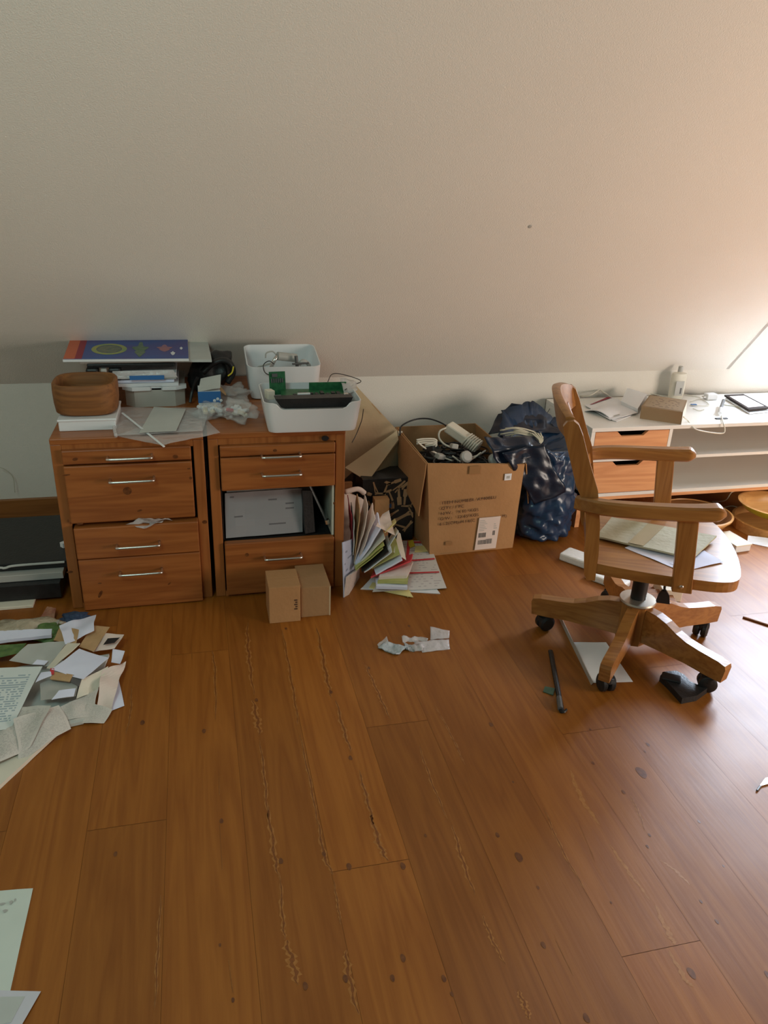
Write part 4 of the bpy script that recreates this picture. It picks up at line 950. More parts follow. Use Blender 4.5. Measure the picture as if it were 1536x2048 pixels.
bm = nb(); va = [bm.verts.new(p_) for p_ in lo]; vb = [bm.verts.new(p_ + Vector((-.008, -.008, .062))) for p_ in lo]
bm.faces.new(va[::-1]); bm.faces.new(vb)
for k in range(4): bm.faces.new((va[k], va[(k + 1) % 4], vb[(k + 1) % 4], vb[k]))
obj('parcel_body', bm, noisy('grey_brown_board', (.30, .20, .11), (.34, .23, .13), 8, .8, .1), pb)
tq = [p_ + Vector((-.008, -.008, .0625)) for p_ in lo]
obj('top_print', qd([bq(tq, .04, .05, 0), bq(tq, .96, .05, 0), bq(tq, .96, .95, 0), bq(tq, .04, .95, 0)], n=2, thick=.0006), printed('parcel_print', (.36, .26, .16), (.18, .12, .08), 9, 18, .35, .1, .8, .4), pb)
obj('cream_side', qd([lo[1] + Vector((.002, -.001, 0)), lo[2] + Vector((.002, -.001, 0)), tq[2] + Vector((.002, 0, 0)), tq[1] + Vector((.002, 0, 0))], n=2, thick=.001), PAPC, pb)
t = thing('spray_bottle', 'white plastic bottle with a grey label standing at the sideboard back', 'bottle', (2.40, 3.425, DH))
bm = nb(); lathe(bm, [(0, 0), (.038, 0), (.041, .004), (.041, .115), (.037, .130), (.014, .135), (.014, .138), (0, .138)], c=(2.40, 3.425, DH), sy=.7, n=36); obj('bottle_body', bm, CABLEW, t, smooth='auto')
bm = nb(); lathe(bm, [(0, 0), (.012, 0), (.012, .026), (.010, .028), (0, .028)], c=(2.40, 3.425, DH + .138), n=20); obj('cap', bm, GPL, t, smooth='auto')
obj('bottle_label', bx(2.370, 2.416, 3.3945, 3.3965, DH + .02, DH + .095), GPL, t); obj('label_print', bx(2.398, 2.407, 3.3935, 3.3947, DH + .03, DH + .06), DGREY, t)
t = thing('framed_tablet', 'dark framed picture tablet lying at the right of the sideboard', 'picture frame', c3(1390, 360))
fq = [c3(1405, 412, DH + .014), c3(1545, 398, DH + .014), c3(1368, 306, DH + .014), c3(1240, 312, DH + .014)]
obj('frame', qd(fq, n=3, thick=.008), base('matt_frame', (.05, .04, .035), .9, spec=.1), t); 
obj('backing', qd([p_ + Vector((0, -.012, -.012)) for p_ in fq], n=2, thick=.007), WPL, t)
obj('picture', qd([bq(fq, .12, .12, .0082), bq(fq, .88, .12, .0082), bq(fq, .88, .88, .0082), bq(fq, .12, .88, .0082)], n=2), PAPP, t)
t = thing('marker_torch', 'small dark and white torch standing near the sideboard front', 'torch', c3(1215, 440))
obj('dark_grip', tb([c3(1236, 340, DH + .03), c3(1218, 395, DH + .026)], .008, sm=0, n=12), DGREY, t)
obj('white_head', tb([c3(1218, 395, DH + .026), c3(1212, 425, DH + .012)], (.011, .009), sm=0, n=14), WPL, t)
t = thing('cable_clip', 'black split cable grommet at the sideboard front edge', 'cable clip', c3(1222, 463))
obj('left_half', bx(2.375, 2.402, 3.042, 3.056, DH, DH + .005, bev=.002), RUB, t); obj('right_half', bx(2.410, 2.44, 3.042, 3.056, DH, DH + .005, bev=.002), RUB, t)
obj('white_cable', tb([c3(965, 450, DH + .03), c3(1000, 480, DH + .004), AY(1080 + 1040 * .2969, 700 + 530 * .2969, 2.965), AY(1080 + 1130 * .2969, 700 + 553 * .2969, 2.955), AY(1080 + 1225 * .2969, 700 + 562 * .2969, 2.955), AY(1080 + 1245 * .2969, 700 + 540 * .2969, 2.96), c3(1235, 490, DH + .006), c3(1222, 440, DH + .006)], .003, n=8), CABLEW, label='white cable drooping over the sideboard front edge', cat='cable', smooth=True)
t = thing('charger_plug', 'white charger plug among cables at the back of the sideboard', 'charger', c3(1170, 335))
obj('plug_body', bx(2.545, 2.605, 3.36, 3.40, DH, DH + .032, bev=.005), WPL, t); obj('pins', bx(2.530, 2.545, 3.37, 3.39, DH + .012, DH + .018), STEEL, t)
for k, (pts, r, mt, lb) in enumerate((
        (((270, 312), (340, 305), (400, 272), (430, 285), (480, 318)), .0035, CABLEW, 'thick white cable arched behind the brochure'),
        (((60, 290), (100, 245), (150, 250), (190, 290), (120, 300)), .0012, GPL, 'thin grey wire loops at the sideboard back left corner'),
        (((1010, 350), (1080, 330), (1140, 372), (1060, 375), (1010, 372)), .002, CABLEW, 'white cable coil with a dark plug right of the parcel'),
        (((570, 295), (700, 290), (850, 310), (960, 300), (1080, 320)), .0022, CABLEW, 'white cable lying along the wall behind the parcel'),
        (((1240, 370), (1320, 380), (1380, 405), (1420, 425), (1500, 420)), .003, CABLEG, 'grey cable running under the framed tablet'),
        (((1030, 395), (1070, 408), (1105, 400)), .0018, CABLEG, 'short bent wire lying on the bare sideboard top'))):
    obj('table_cable', tb([c3(x, y, DH + .004 + (.03 if (k in (0, 1) and 0 < i < len(pts) - 1) else 0)) for i, (x, y) in enumerate(pts)], r, n=6), mt, label=lb, cat='cable', smooth=True)
obj('dark_plug', bx(2.395, 2.425, 3.27, 3.285, DH, DH + .008, bev=.002), CBLUE, label='small dark blue plug lying right of the parcel', cat='plug')
obj('brick_corner', bx(2.76, 2.80, 3.10, 3.16, DH, DH + .02, bev=.003), ORANGE, label='small orange-brown block at the right edge of the sideboard', cat='block')
obj('thin_wire', tb([AY(1082, 845, 3.35), AY(1095, 825, 3.4), AY(1103, 812, 3.44), AY(1112, 806, 3.46)], .0015, n=6), RUB, label='thin black wire hanging behind the left end of the sideboard', cat='wire')

# ------------------------------------------------------------------ below the sideboard
def bowl(name, c, r, h, mat_in, mat_out, label, rimr=.004, par=None):
    t = thing(name, label, 'bowl', c); bm = nb()
    lathe(bm, [(0, 0), (r * .55, 0), (r * .8, h * .35), (r, h)], c=c, n=56); obj('outer_shell', bm, mat_out, t, smooth=True)
    bm = nb(); lathe(bm, [(r, h), (r - .012, h + .001), (r * .77, h * .42), (r * .5, .012), (0, .010)], c=c, n=56); obj('inner_shell', bm, mat_in, t, smooth=True); return t
bowl('yellow_bowl', (2.66, 2.86, .072), .165, .055, BOWLW, YGREEN, 'shallow wooden bowl with yellow-green outside on a round wooden box')
t = thing('round_wooden_box', 'round bent-wood box under the yellow bowl', 'box', (2.66, 2.86, 0))
bm = nb(); lathe(bm, [(0, 0), (.175, 0), (.175, .045), (.165, .047), (.16, .012), (0, .010)], c=(2.66, 2.86, .0), n=56); obj('box_wall', bm, BOWLW, t, smooth='auto')
obj('lid_rim', bx(2.485, 2.492, 2.84, 2.88, 0, .047), BOWLW, t)
t = bowl('wooden_tray_bowl', (2.29, 2.93, .0), .165, .075, DARKW, BOWLW, 'large round wooden tray bowl behind the chair arms')
bm = nb(); lathe(bm, [(.166, .07), (.168, .078), (.158, .080), (.156, .072)], c=(2.29, 2.93, 0), n=56); obj('rim', bm, BOWLW, t, smooth='auto')
obj('floor_cable', tb([F(1425, 1003, .03), F(1450, 1001, .02), F(1463, 985, .02), F(1480, 980, .05)], .003, n=6), CABLEG, label='pale cable looping out beneath the sideboard', cat='cable', smooth=True)
obj('floor_cable', tb([F(1440, 1018, .004), F(1462, 1012, .004), F(1480, 1016, .004)], .0025, n=6), CABLEG, label='short pale cable lying between the two bowls', cat='cable')
t = thing('white_charger_box', 'small white box on the floor right of the chair seat', 'box', F(1470, 1095))
obj('box_body', bx(2.30, 2.385, 2.64, 2.78, 0, .035, bev=.003, M=RZ(.1, (2.34, 2.7, 0))), WPL, t); obj('lid', bx(2.297, 2.388, 2.637, 2.783, .030, .037, bev=.002, M=RZ(.1, (2.34, 2.7, 0))), PAPC, t)
obj('white_strip', qd([F(1494, 1086, .0), F(1560, 1100, .0), F(1560, 1080, .02), F(1496, 1072, .02)], n=2, thick=.004), PAP, label='white card strip lying before the round wooden box', cat='card')

# ------------------------------------------------------------------ swivel chair
ch = thing('swivel_armchair', 'pine swivel armchair on five castors standing right of the bin bag', 'chair', (1.431, 2.033, 0), math.radians(-25))
def CO(name, bm, mat, parent=ch, smooth=False, **k): return obj(name, bm, mat, parent, local=True, smooth=smooth, **k)
# star base
bm = nb(); oc = [(.056 * math.cos(a), .056 * math.sin(a)) for a in [math.radians(22.5 + 45 * k) for k in range(8)]]
prism(bm, oc, .035, .188, bev=.003); hub = CO('hub', bm, CHAIRZ)
bm = nb(); lathe(bm, [(0, .188), (.060, .188), (.062, .192), (.060, .198), (.030, .200), (0, .200)], n=40); CO('hub_plate', bm, base('brushed_plate', (.55, .50, .42), .35, .8), smooth='auto')
bm = nb(); lathe(bm, [(0, .198), (.026, .198), (.026, .38), (0, .38)], n=28); CO('gas_column', bm, RUB, smooth='auto')
for ang in (147, -137 + 3, -66, 4, 75):
    a = math.radians(ang + 25)
    M_ = Matrix.Rotation(a, 4, 'Z')
    top = [(.04, .180), (.09, .178), (.13, .168), (.17, .150), (.21, .138), (.26, .133), (.325, .130), (.352, .124)]
    botm = [(.356, .112), (.350, .062), (.30, .060), (.22, .062), (.12, .056), (.04, .050)]
    bm = nb(); prism(bm, top + botm, -.018, .018, M=M_ @ Matrix(((1, 0, 0, 0), (0, 0, -1, 0), (0, 1, 0, 0), (0, 0, 0, 1))), bev=.004)
    lg = CO('base_leg', bm, CHAIR)
    bm = nb()
    for s in (-1, 1): lathe(bm, [(0, -.011), (.022, -.011), (.0295, -.005), (.0295, .007), (.022, .012), (0, .012)], n=24, M=M_ @ frame((.30, .0, .030)) @ Matrix.Rotation(.7, 4, 'Z') @ Matrix.Translation((0, .0135 * s, 0)) @ Matrix.Rotation(math.pi / 2, 4, 'X'))
    box(bm, -.012, .012, -.006, .006, .025, .062, M=M_ @ frame((.302, 0, 0)))
    lathe(bm, [(0, .056), (.024, .054), (.026, .040), (.022, .036), (0, .036)], n=20, M=M_ @ frame((.303, 0, 0)))
    CO('castor', bm, RUB, smooth='auto')
# seat
pts = []
for x, y in ((-.205, -.195), (-.19, -.222), (-.12, -.238), (0, -.251), (.10, -.255), (.19, -.250), (.240, -.215), (.262, -.12), (.270, 0), (.262, .12), (.240, .215), (.19, .250), (.10, .255), (0, .251), (-.12, .238), (-.19, .222), (-.205, .195)): pts.append((x, y))
P = [v.xy for v in smooth_path([(x, y, 0) for x, y in pts], 4)]
bm = nb(); prism(bm, [tuple(v) for v in P], .385, .420, bev=.005); CO('seat', bm, CHAIR)
bm = nb(); box(bm, -.09, .09, -.08, .08, .368, .386, bev=.004); CO('seat_plate', bm, RUB)
CO('height_lever', tb([(0, -.05, .372), (.0, -.02, .372), (.045, -.105, .365), (.055, -.12, .30)], .004, n=8), RUB)
bm = nb(); prism(bm, [(-.020, 0), (.022, 0), (.016, .03), (.004, .046), (-.008, .044), (-.016, .028)], -.007, .007, M=frame((.056, -.122, .258)) @ Matrix(((1, 0, 0, 0), (0, 0, -1, 0), (0, 1, 0, 0), (0, 0, 0, 1))), bev=.002); CO('lever_paddle', bm, RUB)
# arm posts
for s in (-1, 1):
    bm = nb(); box(bm, .042, .100, -.011, .011, .378, .626, bev=.003, M=Matrix.Translation((0, s * .262, 0)) @ Matrix(((1, 0, -.10, .040), (0, 1, 0, 0), (0, 0, 1, 0), (0, 0, 0, 1)))); po = CO('arm_post', bm, CHAIRZ)
    bm = nb(); lathe(bm, [(0, 0), (.007, 0), (.005, .003), (0, .004)], n=14, M=frame((.068, s * .273, .398)) @ Matrix.Rotation(s * -math.pi / 2, 4, 'X')); obj('bolt', bm, STEEL, po, local=True)
    # armrest: vertical-thickness board following a plan curve
    plan = [(-.262, .205), (-.235, .232), (-.19, .256), (-.12, .268), (-.02, .270), (.06, .268), (.11, .265), (.145, .262)]
    PP = smooth_path([(x, s * y, 0) for x, y in plan], 5); bm = nb(); rings = []
    for i, p_ in enumerate(PP):
        t_ = i / (len(PP) - 1); d_ = (PP[min(i + 1, len(PP) - 1)] - PP[max(i - 1, 0)]).normalized(); n_ = Vector((-d_.y, d_.x, 0))
        hw = .017 + .010 * t_ ** 2; zt_ = .632 + .042 * t_ - (0.020 * max(0, (t_ - .88) / .12) ** 2); zb_ = .587 + .042 * t_ + (.010 * max(0, (t_ - .88) / .12) ** 2)
        hw *= 1 - .35 * max(0, (t_ - .93) / .07); c_ = .006
        rings.append([bm.verts.new(p_ + n_ * a + Vector((0, 0, z))) for a, z in ((-hw, zb_ + c_), (-hw, zt_ - c_), (-hw + c_, zt_), (hw - c_, zt_), (hw, zt_ - c_), (hw, zb_ + c_), (hw - c_, zb_), (-hw + c_, zb_))])
    for a, b in zip(rings, rings[1:]):
        for k in range(8): bm.faces.new((a[k], a[(k + 1) % 8], b[(k + 1) % 8], b[k]))
    bm.faces.new(rings[0][::-1]); bm.faces.new(rings[-1]); CO('armrest', bm, CHAIR, smooth='auto')
# back stiles, crest and slats
def stile(s):
    prof_f = [(-.178, .360), (-.180, .45), (-.190, .55), (-.212, .66), (-.250, .75), (-.278, .825), (-.294, .856)]
    prof_b = [(-.310, .868), (-.328, .864), (-.338, .848), (-.333, .825), (-.306, .75), (-.278, .67), (-.240, .60), (-.228, .52), (-.222, .44), (-.214, .38), (-.205, .358)]
    bm = nb(); prism(bm, prof_f + prof_b, -.013, .013, M=Matrix.Translation((0, s * .215, 0)) @ Matrix(((1, 0, 0, 0), (0, 0, -1, 0), (0, 1, 0, 0), (0, 0, 0, 1))), bev=.004)
    CO('back_stile', bm, CHAIRZ)
stile(-1); stile(1)
def curved(z0, z1, xc, depth, th, lean, hw=.215, name='crest_rail', arch=0.0):
    bm = nb(); rings = []; n_ = 24
    for i in range(n_ + 1):
        y = -hw + 2 * hw * i / n_; q = 1 - (y / hw) ** 2; x = xc - depth * q; zt_ = z1 + arch * q
        xs = x - lean * (zt_ - z0)
        rings.append([bm.verts.new(v) for v in ((x, y, z0), (x - th, y, z0), (xs - th * .9, y, zt_ - .004), (xs - th * .5, y, zt_), (xs, y, zt_ - .004))])
    for a, b in zip(rings, rings[1:]):
        for k in range(5): bm.faces.new((a[k], a[(k + 1) % 5], b[(k + 1) % 5], b[k]))
    bm.faces.new(rings[0][::-1]); bm.faces.new(rings[-1]); CO(name, bm, CHAIR, smooth='auto')
curved(.800, .874, -.286, .036, .030, .28, .203, arch=.034)
curved(.600, .640, -.205, .030, .020, .25, .205, name='lower_rail')
for y in (-.12, -.04, .04, .12):
    q = 1 - (y / .215) ** 2
    CO('back_slat', tb([(-.212 - .03 * q, y, .63), (-.245 - .042 * q, y, .73), (-.285 - .055 * q, y, .83)], .016, n=8, flat=.4), CHAIRZ)
# things on the seat
SZ = .4215
bz = [F(1040 + x * .2995, 760 + y * .2995, SZ + z) for x, y, z in ((505, 1055, .004), (1150, 1200, .012), (1310, 1050, .012), (610, 925, .004))]
t = thing('padded_envelope', 'olive-beige padded envelope with a tape band lying on the chair seat', 'envelope', bz[0])
obj('envelope_body', qd(bz, n=10, bump=.003, thick=.006, seed=2), noisy('envelope_paper', (.44, .40, .26), (.48, .44, .30), 14, .7, .2, 60), t)
obj('tape_band', qd([bq(bz, .34, .02, .0075), bq(bz, .50, .02, .0075), bq(bz, .52, .98, .0075), bq(bz, .36, .98, .0075)], n=4, thick=.0006), noisy('brown_tape', (.38, .30, .16), (.42, .33, .18), 10, .4, 0), t)
obj('seat_paper', qd([F(1040 + x * .2995, 760 + y * .2995, SZ) for x, y in ((700, 1120), (1040, 1262), (1170, 1150), (900, 1060))], n=8, bump=.003, thick=.0008, seed=5), PAPB, label='white sheet lying beneath the padded envelope on the chair seat', cat='paper')
obj('seat_paper', qd([F(1040 + x * .2995, 760 + y * .2995, SZ + .002) for x, y in ((1000, 1225), (1160, 1258), (1360, 1215), (1230, 1140))], n=8, bump=.003, thick=.0008, seed=6), PAPB, label='white sheet corner pointing to the chair seat front', cat='paper')

# ------------------------------------------------------------------ on the floor around the chair
bm = nb(); M_ = None
A, B, D_ = F(1124, 1096, .03), F(1165, 1140, .03), F(1158, 1092, .03)
t = thing('foam_packaging', 'white moulded foam packing piece on the floor behind the chair', 'foam', F(1160, 1130))
obj('foam_block', bx(-.045, .045, -.085, .085, 0, .035, bev=.008, M=frame((1.56, 2.66, 0), .62)), FOAM, t)
obj('foam_block', bx(-.035, .040, -.085, .085, 0, .030, bev=.008, M=frame((1.585, 2.48, 0), .62)), FOAM, t)
bm = nb(); box(bm, 1.60, 1.76, 2.20, 2.36, 0, .03, bev=.002, M=RZ(-.3, (1.68, 2.28, 0))); obj('brown_board', bm, DARKW, label='brown wooden board under the chair behind the castor base', cat='board')
obj('cream_block', bx(1.74, 1.82, 2.30, 2.42, 0, .05, bev=.003, M=RZ(-.3, (1.75, 2.35, 0))), PAPC, label='cream block behind the brown board under the chair', cat='block')
obj('white_card', qd([F(1184, 1366, .001), F(1266, 1364, .001), F(1212, 1285, .001), F(1146, 1285, .001)], n=6, bump=.0015, thick=.001), PAP, label='white card lying flat on the floor under the chair base', cat='card')
obj('grey_strip', qd([F(1182, 1370, .0), F(1186, 1366, .018), F(1118, 1226, .018), F(1111, 1224, .0)], n=4, thick=.002), noisy('grey_strip', (.40, .36, .32), (.45, .40, .36), 10, .5, 0), label='narrow grey strip standing on edge along the white card', cat='strip')
t = thing('dark_metal_bar', 'dark metal bar lying on the floor left of the chair', 'bar', F(1112, 1365))
A, B = F(1101, 1302, .006), F(1124, 1424, .006)
obj('bar', tb([A, A.lerp(B, .5), B], .0085, sm=0, n=8, flat=.7), BLACK, t); obj('bar_end', tb([F(1118, 1395, .010), F(1121, 1418, .010)], .009, sm=0, n=8), DGREY, t)
obj('hook', tb([F(1122, 1422, .006), F(1128, 1424, .006), F(1133, 1419, .006)], .004, n=6), RUB, t)
obj('green_scrap', qd([F(1086, 1384, .001), F(1106, 1391, .001), F(1110, 1378, .004), F(1090, 1374, .006)], n=4, bump=.003, thick=.003), noisy('green_scrap_mat', (.04, .08, .05), (.07, .12, .08), 40, .5, 0), label='small dark green scrap beside the metal bar', cat='scrap')
t = thing('black_battery_pack', 'black curved battery pack lying under the front castor', 'battery pack', F(1360, 1385))
bm = nb(); pk = [F(x, y) for x, y in ((1318, 1362), (1334, 1377), (1362, 1408), (1392, 1402), (1414, 1386), (1408, 1370), (1392, 1380), (1378, 1374), (1366, 1360), (1350, 1352), (1326, 1354))]
prism(bm, [(p_.x, p_.y) for p_ in pk], 0, .022, bev=.004); obj('pack_body', bm, BLACK, t); obj('grip', bx(-.03, .03, -.02, .02, .020, .030, bev=.004, M=frame(F(1340, 1368), -.6)), RUB, t)
obj('brown_pen', tb([F(1486, 1234, .004), F(1560, 1258, .004)], .004, sm=0, n=8), DARKW, label='thin dark brown pencil on the glossy floor at the right edge', cat='pencil')
t = thing('small_knife', 'small pale blade tool lying at the right edge of the floor', 'knife', F(1530, 1570))
obj('blade', qd([F(1518, 1574, .002), F(1538, 1568, .002), F(1545, 1555, .002), F(1530, 1558, .002)], n=2, thick=.003), STEEL, t); obj('tip', tb([F(1514, 1581, .003), F(1521, 1572, .003)], .003, sm=0, n=6), DGREY, t)
# three little plastic bags on the floor
b5 = lambda x, y, z=0: F(730 + x * .1302, 1220 + y * .1302, z)
t = thing('zip_bag', 'small plastic bag with grey metal parts, leftmost of the three on the floor', 'plastic bag', b5(400, 600))
obj('film', qd([b5(200, 590, .002), b5(480, 700, .002), b5(640, 590, .004), b5(330, 500, .003)], n=14, bump=.012, thick=.004, freq=22, seed=1), noisy('grey_parts_film', (.30, .34, .36), (.52, .56, .58), 60, .2, .5, 60), t, smooth=True)
obj('bag_mouth', qd([b5(190, 530, .003), b5(225, 590, .004), b5(360, 490, .014), b5(340, 415, .012)], n=8, bump=.008, freq=25, seed=2), FILMW, t, smooth=True)
t = thing('zip_bag', 'crumpled clear bag of screws in the middle of the three on the floor', 'plastic bag', b5(800, 560))
obj('film', qd([b5(650, 640, .002), b5(880, 640, .002), b5(970, 460, .004), b5(560, 430, .003)], n=14, bump=.020, thick=.003, freq=24, seed=3), FILMW, t, smooth=True)
obj('screws', qd([b5(620, 620, .001), b5(760, 640, .001), b5(740, 540, .004), b5(600, 520, .003)], n=6, bump=.008, thick=.004, freq=50, seed=4), noisy('grey_screws', (.16, .18, .18), (.45, .47, .47), 150, .3, .3), t)
t = thing('zip_bag', 'flat clear bag with a square flap, rightmost of the three on the floor', 'plastic bag', b5(1150, 480))
obj('film', qd([b5(880, 650, .002), b5(1310, 600, .002), b5(1290, 450, .006), b5(800, 500, .004)], n=10, bump=.005, thick=.001, freq=20, seed=5), FILMW, t, smooth=True)
obj('flap', qd([b5(1000, 460, .004), b5(1290, 440, .004), b5(1300, 310, .016), b5(1005, 265, .012)], n=8, bump=.005, thick=.001, freq=20, seed=6), FILMW, t, smooth=True)

# ------------------------------------------------------------------ stack left of the cabinet
def flat(name, x0, x1, y0, y1, z0, z1, mat, label, cat, rz=0): return obj(name, bx(x0, x1, y0, y1, z0, z1, bev=.002, M=RZ(rz, ((x0 + x1) / 2, (y0 + y1) / 2, 0))), mat, label=label, cat=cat)
flat('cream_board', -1.25, -.64, 2.66, 3.2, .0, .012, PAPC, 'cream board lying lowest on the floor left of the cabinet', 'board')
flat('black_drawer_unit', -1.25, -.545, 2.70, 3.25, .013, .075, BLACK, 'black flat case lying left of the cabinet on the cream board', 'case')
flat('grey_laptop', -1.25, -.535, 2.73, 3.25, .076, .103, GPL, 'grey flat slab lying between the two black cases left of the cabinet', 'slab')
t = thing('black_portfolio', 'large black portfolio with a white front edge topmost left of the cabinet', 'portfolio', (-.9, 3.0, .104))
obj('cover', bx(-1.25, -.52, 2.765, 3.20, .104, .135, bev=.003), BLACK, t)
obj('page_edge', tb([(-1.24, 2.762, .136), (-.80, 2.760, .126), (-.74, 2.758, .122), (-.70, 2.760, .128), (-.53, 2.762, .128)], .0045, n=8), PAPG, t)
obj('white_tab', bx(-.556, -.535, 2.87, 2.89, .136, .155, M=RZ(.7, (-.545, 2.88, 0))), PAP, t)
obj('wall_wire', tb([AY(0, 935, 3.46), AY(12, 940, 3.46), AY(26, 955, 3.46), AY(30, 985, 3.46)], .0015, n=6), CABLEG, label='thin pale wire running down the wall at the left edge', cat='wire', smooth=True)

# ------------------------------------------------------------------ paper heap at the left
c = lambda x, y, z=0: F(x * .18556, 1220 + y * .18556, z)
heap = [
    ((-300, 1500, .001), (-300, 2200, .001), (0, 1930, .001), (680, 1300, .001), PAPC, 'cream board edge jutting lowest from the front of the paper heap', .002, .012),
    ((-200, 700, .002), (-200, 1500, .002), (900, 1230, .002), (1180, 500, .002), PAPG, 'grey sheet base spread lowest beneath the whole paper heap', .004, .01),
    ((1200, 1085, .004), (1340, 1035, .002), (1280, 740, .006), (1150, 780, .01), PAPB, 'bluish sheet corner jutting at the right of the heap', .003, .0006),
    ((760, 1232, .004), (1120, 1212, .004), (1205, 1070, .02), (740, 980, .02), NEWS, 'crumpled newsprint page at the right foot of the heap', .012, .0006),
    ((690, 1190, .012), (1010, 1150, .012), (1060, 860, .035), (640, 1050, .03), NEWS, 'grey newsprint fold facing forward in the heap middle', .014, .0006),
    ((1020, 1135, .010), (1200, 1085, .008), (1345, 550, .03), (1100, 640, .045), PAPP, 'pinkish grey crumpled sheet along the right flank of the heap', .018, .0006),
    ((820, 970, .03), (1040, 880, .03), (1170, 600, .05), (880, 740, .06), PAPC, 'cream folded sheet beneath the lavender square page', .016, .0006),
    ((200, 1650, .012), (770, 1275, .010), (640, 1020, .040), (150, 1200, .045), NEWS, 'newsprint sheet with a ragged corner at the heap front', .012, .0006),
    ((-300, 1820, .014), (330, 1500, .014), (560, 1040, .055), (-300, 1000, .055), NEWS, 'largest newsprint page sloping at the front left of the heap', .014, .0006),
    ((1000, 470, .03), (1240, 420, .03), (1335, 270, .04), (1120, 255, .04), PAPP, 'photo-edged pale sheet curling at the upper right of the heap', .008, .0008),
    ((1110, 385, .045), (1230, 360, .045), (1290, 305, .05), (1160, 315, .05), BLACK, 'dark photograph strip on the pale sheet at upper right', .004, .0006),
    ((1195, 575, .042), (1290, 590, .042), (1345, 445, .046), (1215, 425, .05), PAPB, 'small light blue sheet at the right tip of the heap', .006, .0006),
    ((850, 400, .045), (1010, 455, .045), (1185, 190, .04), (1000, 180, .045), KRAFT, 'brown card beside the red-edged page', .004, .001),
    ((420, 260, .03), (560, 270, .03), (600, 120, .03), (540, 115, .03), PAPG, 'small grey-green card at the back of the heap', .003, .002),
    ((520, 215, .034), (600, 220, .034), (640, 120, .034), (560, 118, .034), GPL, 'small brown-grey photo card behind the lavender crumpled page', .003, .002),
    ((580, 320, .05), (820, 385, .05), (850, 230, .055), (660, 175, .05), KRAFT, 'torn kraft envelope left of the lavender crumpled page', .010, .0008),
    ((700, 370, .058), (1030, 235, .055), (1045, 60, .045), (640, 180, .055), PAPB, 'lavender crumpled page at the top back of the heap', .014, .0006),
    ((-300, 400, .030), (560, 305, .030), (570, 235, .035), (-300, 275, .035), PAPB, 'lilac paper stack edge at the heap back left', .003, .012),
    ((-200, 560, .028), (200, 480, .030), (290, 370, .034), (-200, 400, .03), GREENL, 'dark green sheet strip left of the grey-blue page', .004, .001),
    ((100, 545, .048), (520, 615, .050), (745, 345, .052), (300, 375, .048), PAPG, 'plain grey-blue page in the middle left of the heap', .004, .0006),
    ((500, 640, .055), (560, 650, .055), (870, 385, .060), (740, 380, .055), PAPC, 'cream folded strip between the two plain pages', .008, .003),
    ((350, 600, .058), (480, 600, .058), (520, 555, .060), (400, 545, .060), PAPB, 'small white slip left of the cream fold', .005, .001),
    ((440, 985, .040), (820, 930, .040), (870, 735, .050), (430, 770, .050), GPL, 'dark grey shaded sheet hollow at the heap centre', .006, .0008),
    ((560, 980, .048), (800, 940, .046), (820, 850, .052), (640, 880, .052), PAPB, 'pale blue picture page at the heap centre', .006, .0006),
    ((555, 655, .068), (895, 745, .066), (1170, 520, .062), (860, 425, .060), PAPB, 'lavender square page topmost in the middle of the heap', .004, .0008),
    ((540, 760, .060), (750, 790, .058), (785, 715, .062), (575, 680, .062), KRAFT, 'brown envelope below the lavender square page', .003, .003),
    ((760, 790, .058), (850, 840, .05), (885, 740, .058), (790, 712, .062), DGREY, 'dark end of the brown envelope', .005, .001),
    ((530, 700, .069), (580, 700, .069), (585, 635, .071), (545, 630, .071), RED, 'small red tab beside the brown envelope', .002, .001),
    ((390, 790, .066), (560, 720, .066), (550, 670, .068), (440, 690, .066), PAPB, 'narrow white slip left of the red tab', .006, .001),
    ((-300, 1350, .045), (120, 1285, .035), (460, 610, .075), (-300, 640, .07), PAGE, 'printed page of text nearest the left edge of the heap', .003, .0006),
]
for k, h in enumerate(heap):
    q = [c(*p_) for p_ in h[:4]]
    lift = .004 * (k > 2)
    for p_ in q: p_.z += lift * .5
    obj('loose_paper', qd(q, n=16, bump=h[6], thick=h[7], seed=k + 40, freq=8), h[4], label=h[5], cat='paper')
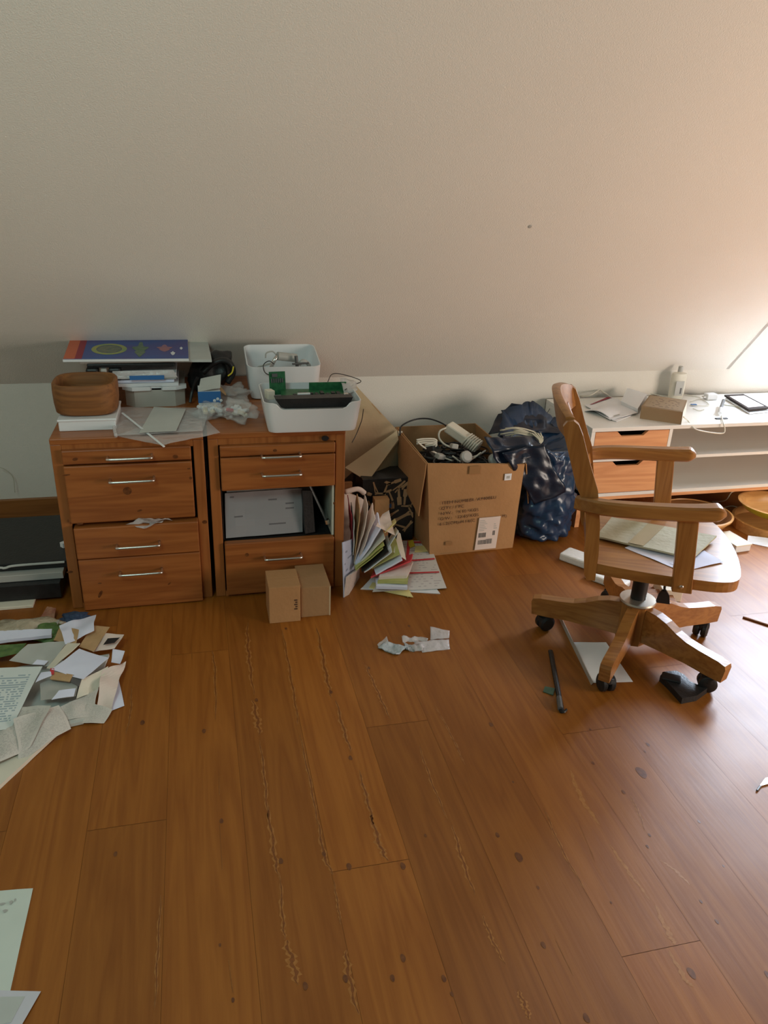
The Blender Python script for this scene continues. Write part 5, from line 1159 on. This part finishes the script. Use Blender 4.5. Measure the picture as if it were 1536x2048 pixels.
crumple('green_wrapping', -.555, 2.44, 0, .06, .05, .025, 3, GREENL, 'crumpled green packaging at the back of the paper heap', 'packaging')
crumple('tan_film', -.64, 2.47, 0, .11, .06, .028, 5, TANF, 'crumpled tan plastic film at the back left of the paper heap', 'packaging')
crumple('navy_cloth', -.478, 2.535, 0, .050, .030, .018, 6, NAVY, 'dark navy cloth scrap at the foot of the left cabinet', 'cloth')
obj('red_wrapper', qd([F(80, 1236, .01), F(108, 1240, .01), F(112, 1215, .03), F(95, 1215, .02)], n=5, bump=.008, freq=20), noisy('red_brown_wrap', (.26, .08, .05), (.40, .20, .12), 50, .6, .2), label='crumpled red-brown wrapper between tan film and navy cloth', cat='wrapper')
# sheets at the bottom left
obj('floor_sheet', qd([F(-120, 1790, .001), F(-120, 1980, .001), F(20, 1984, .001), F(66, 1777, .001)], n=6, bump=.001), noisy('pale_green_paper', (.62, .67, .60), (.66, .71, .64), 10, .7, 0), label='pale greenish sheet with smudges at the lower left corner', cat='paper')
bm = nb()
for cx, cy, rx, ry in ((4, 1808, 7, 3), (22, 1805, 4, 5), (10, 1822, 5, 4), (30, 1800, 2, 4)):
    p_ = F(cx, cy, .0032); vs = [bm.verts.new((p_.x + rx * .0009 * math.cos(a) * (1 + .4 * math.sin(3 * a)), p_.y + ry * .0011 * math.sin(a), .0034)) for a in [k * .52 for k in range(12)]]; bm.faces.new(vs)
for o_ in [o for o in bpy.data.objects if o.name == 'floor_sheet']: obj('smudge_print', bm, GPL, o_)
obj('floor_sheet', qd([F(-120, 1978, .004), F(-60, 2150, .004), F(20, 2090, .004), F(82, 1983, .004)], n=6, bump=.001), noisy('pale_lilac_paper', (.60, .58, .63), (.64, .62, .67), 10, .7, 0), label='lilac-white sheet below the greenish one at the lower left corner', cat='paper')
t_ = bpy.data.objects['floor_sheet.001']; obj('grey_picture', qd([F(-100, 1996, .0052), F(-60, 2060, .0052), F(22, 2045, .0052), F(50, 1993, .0052)], n=2), PAPG, t_)
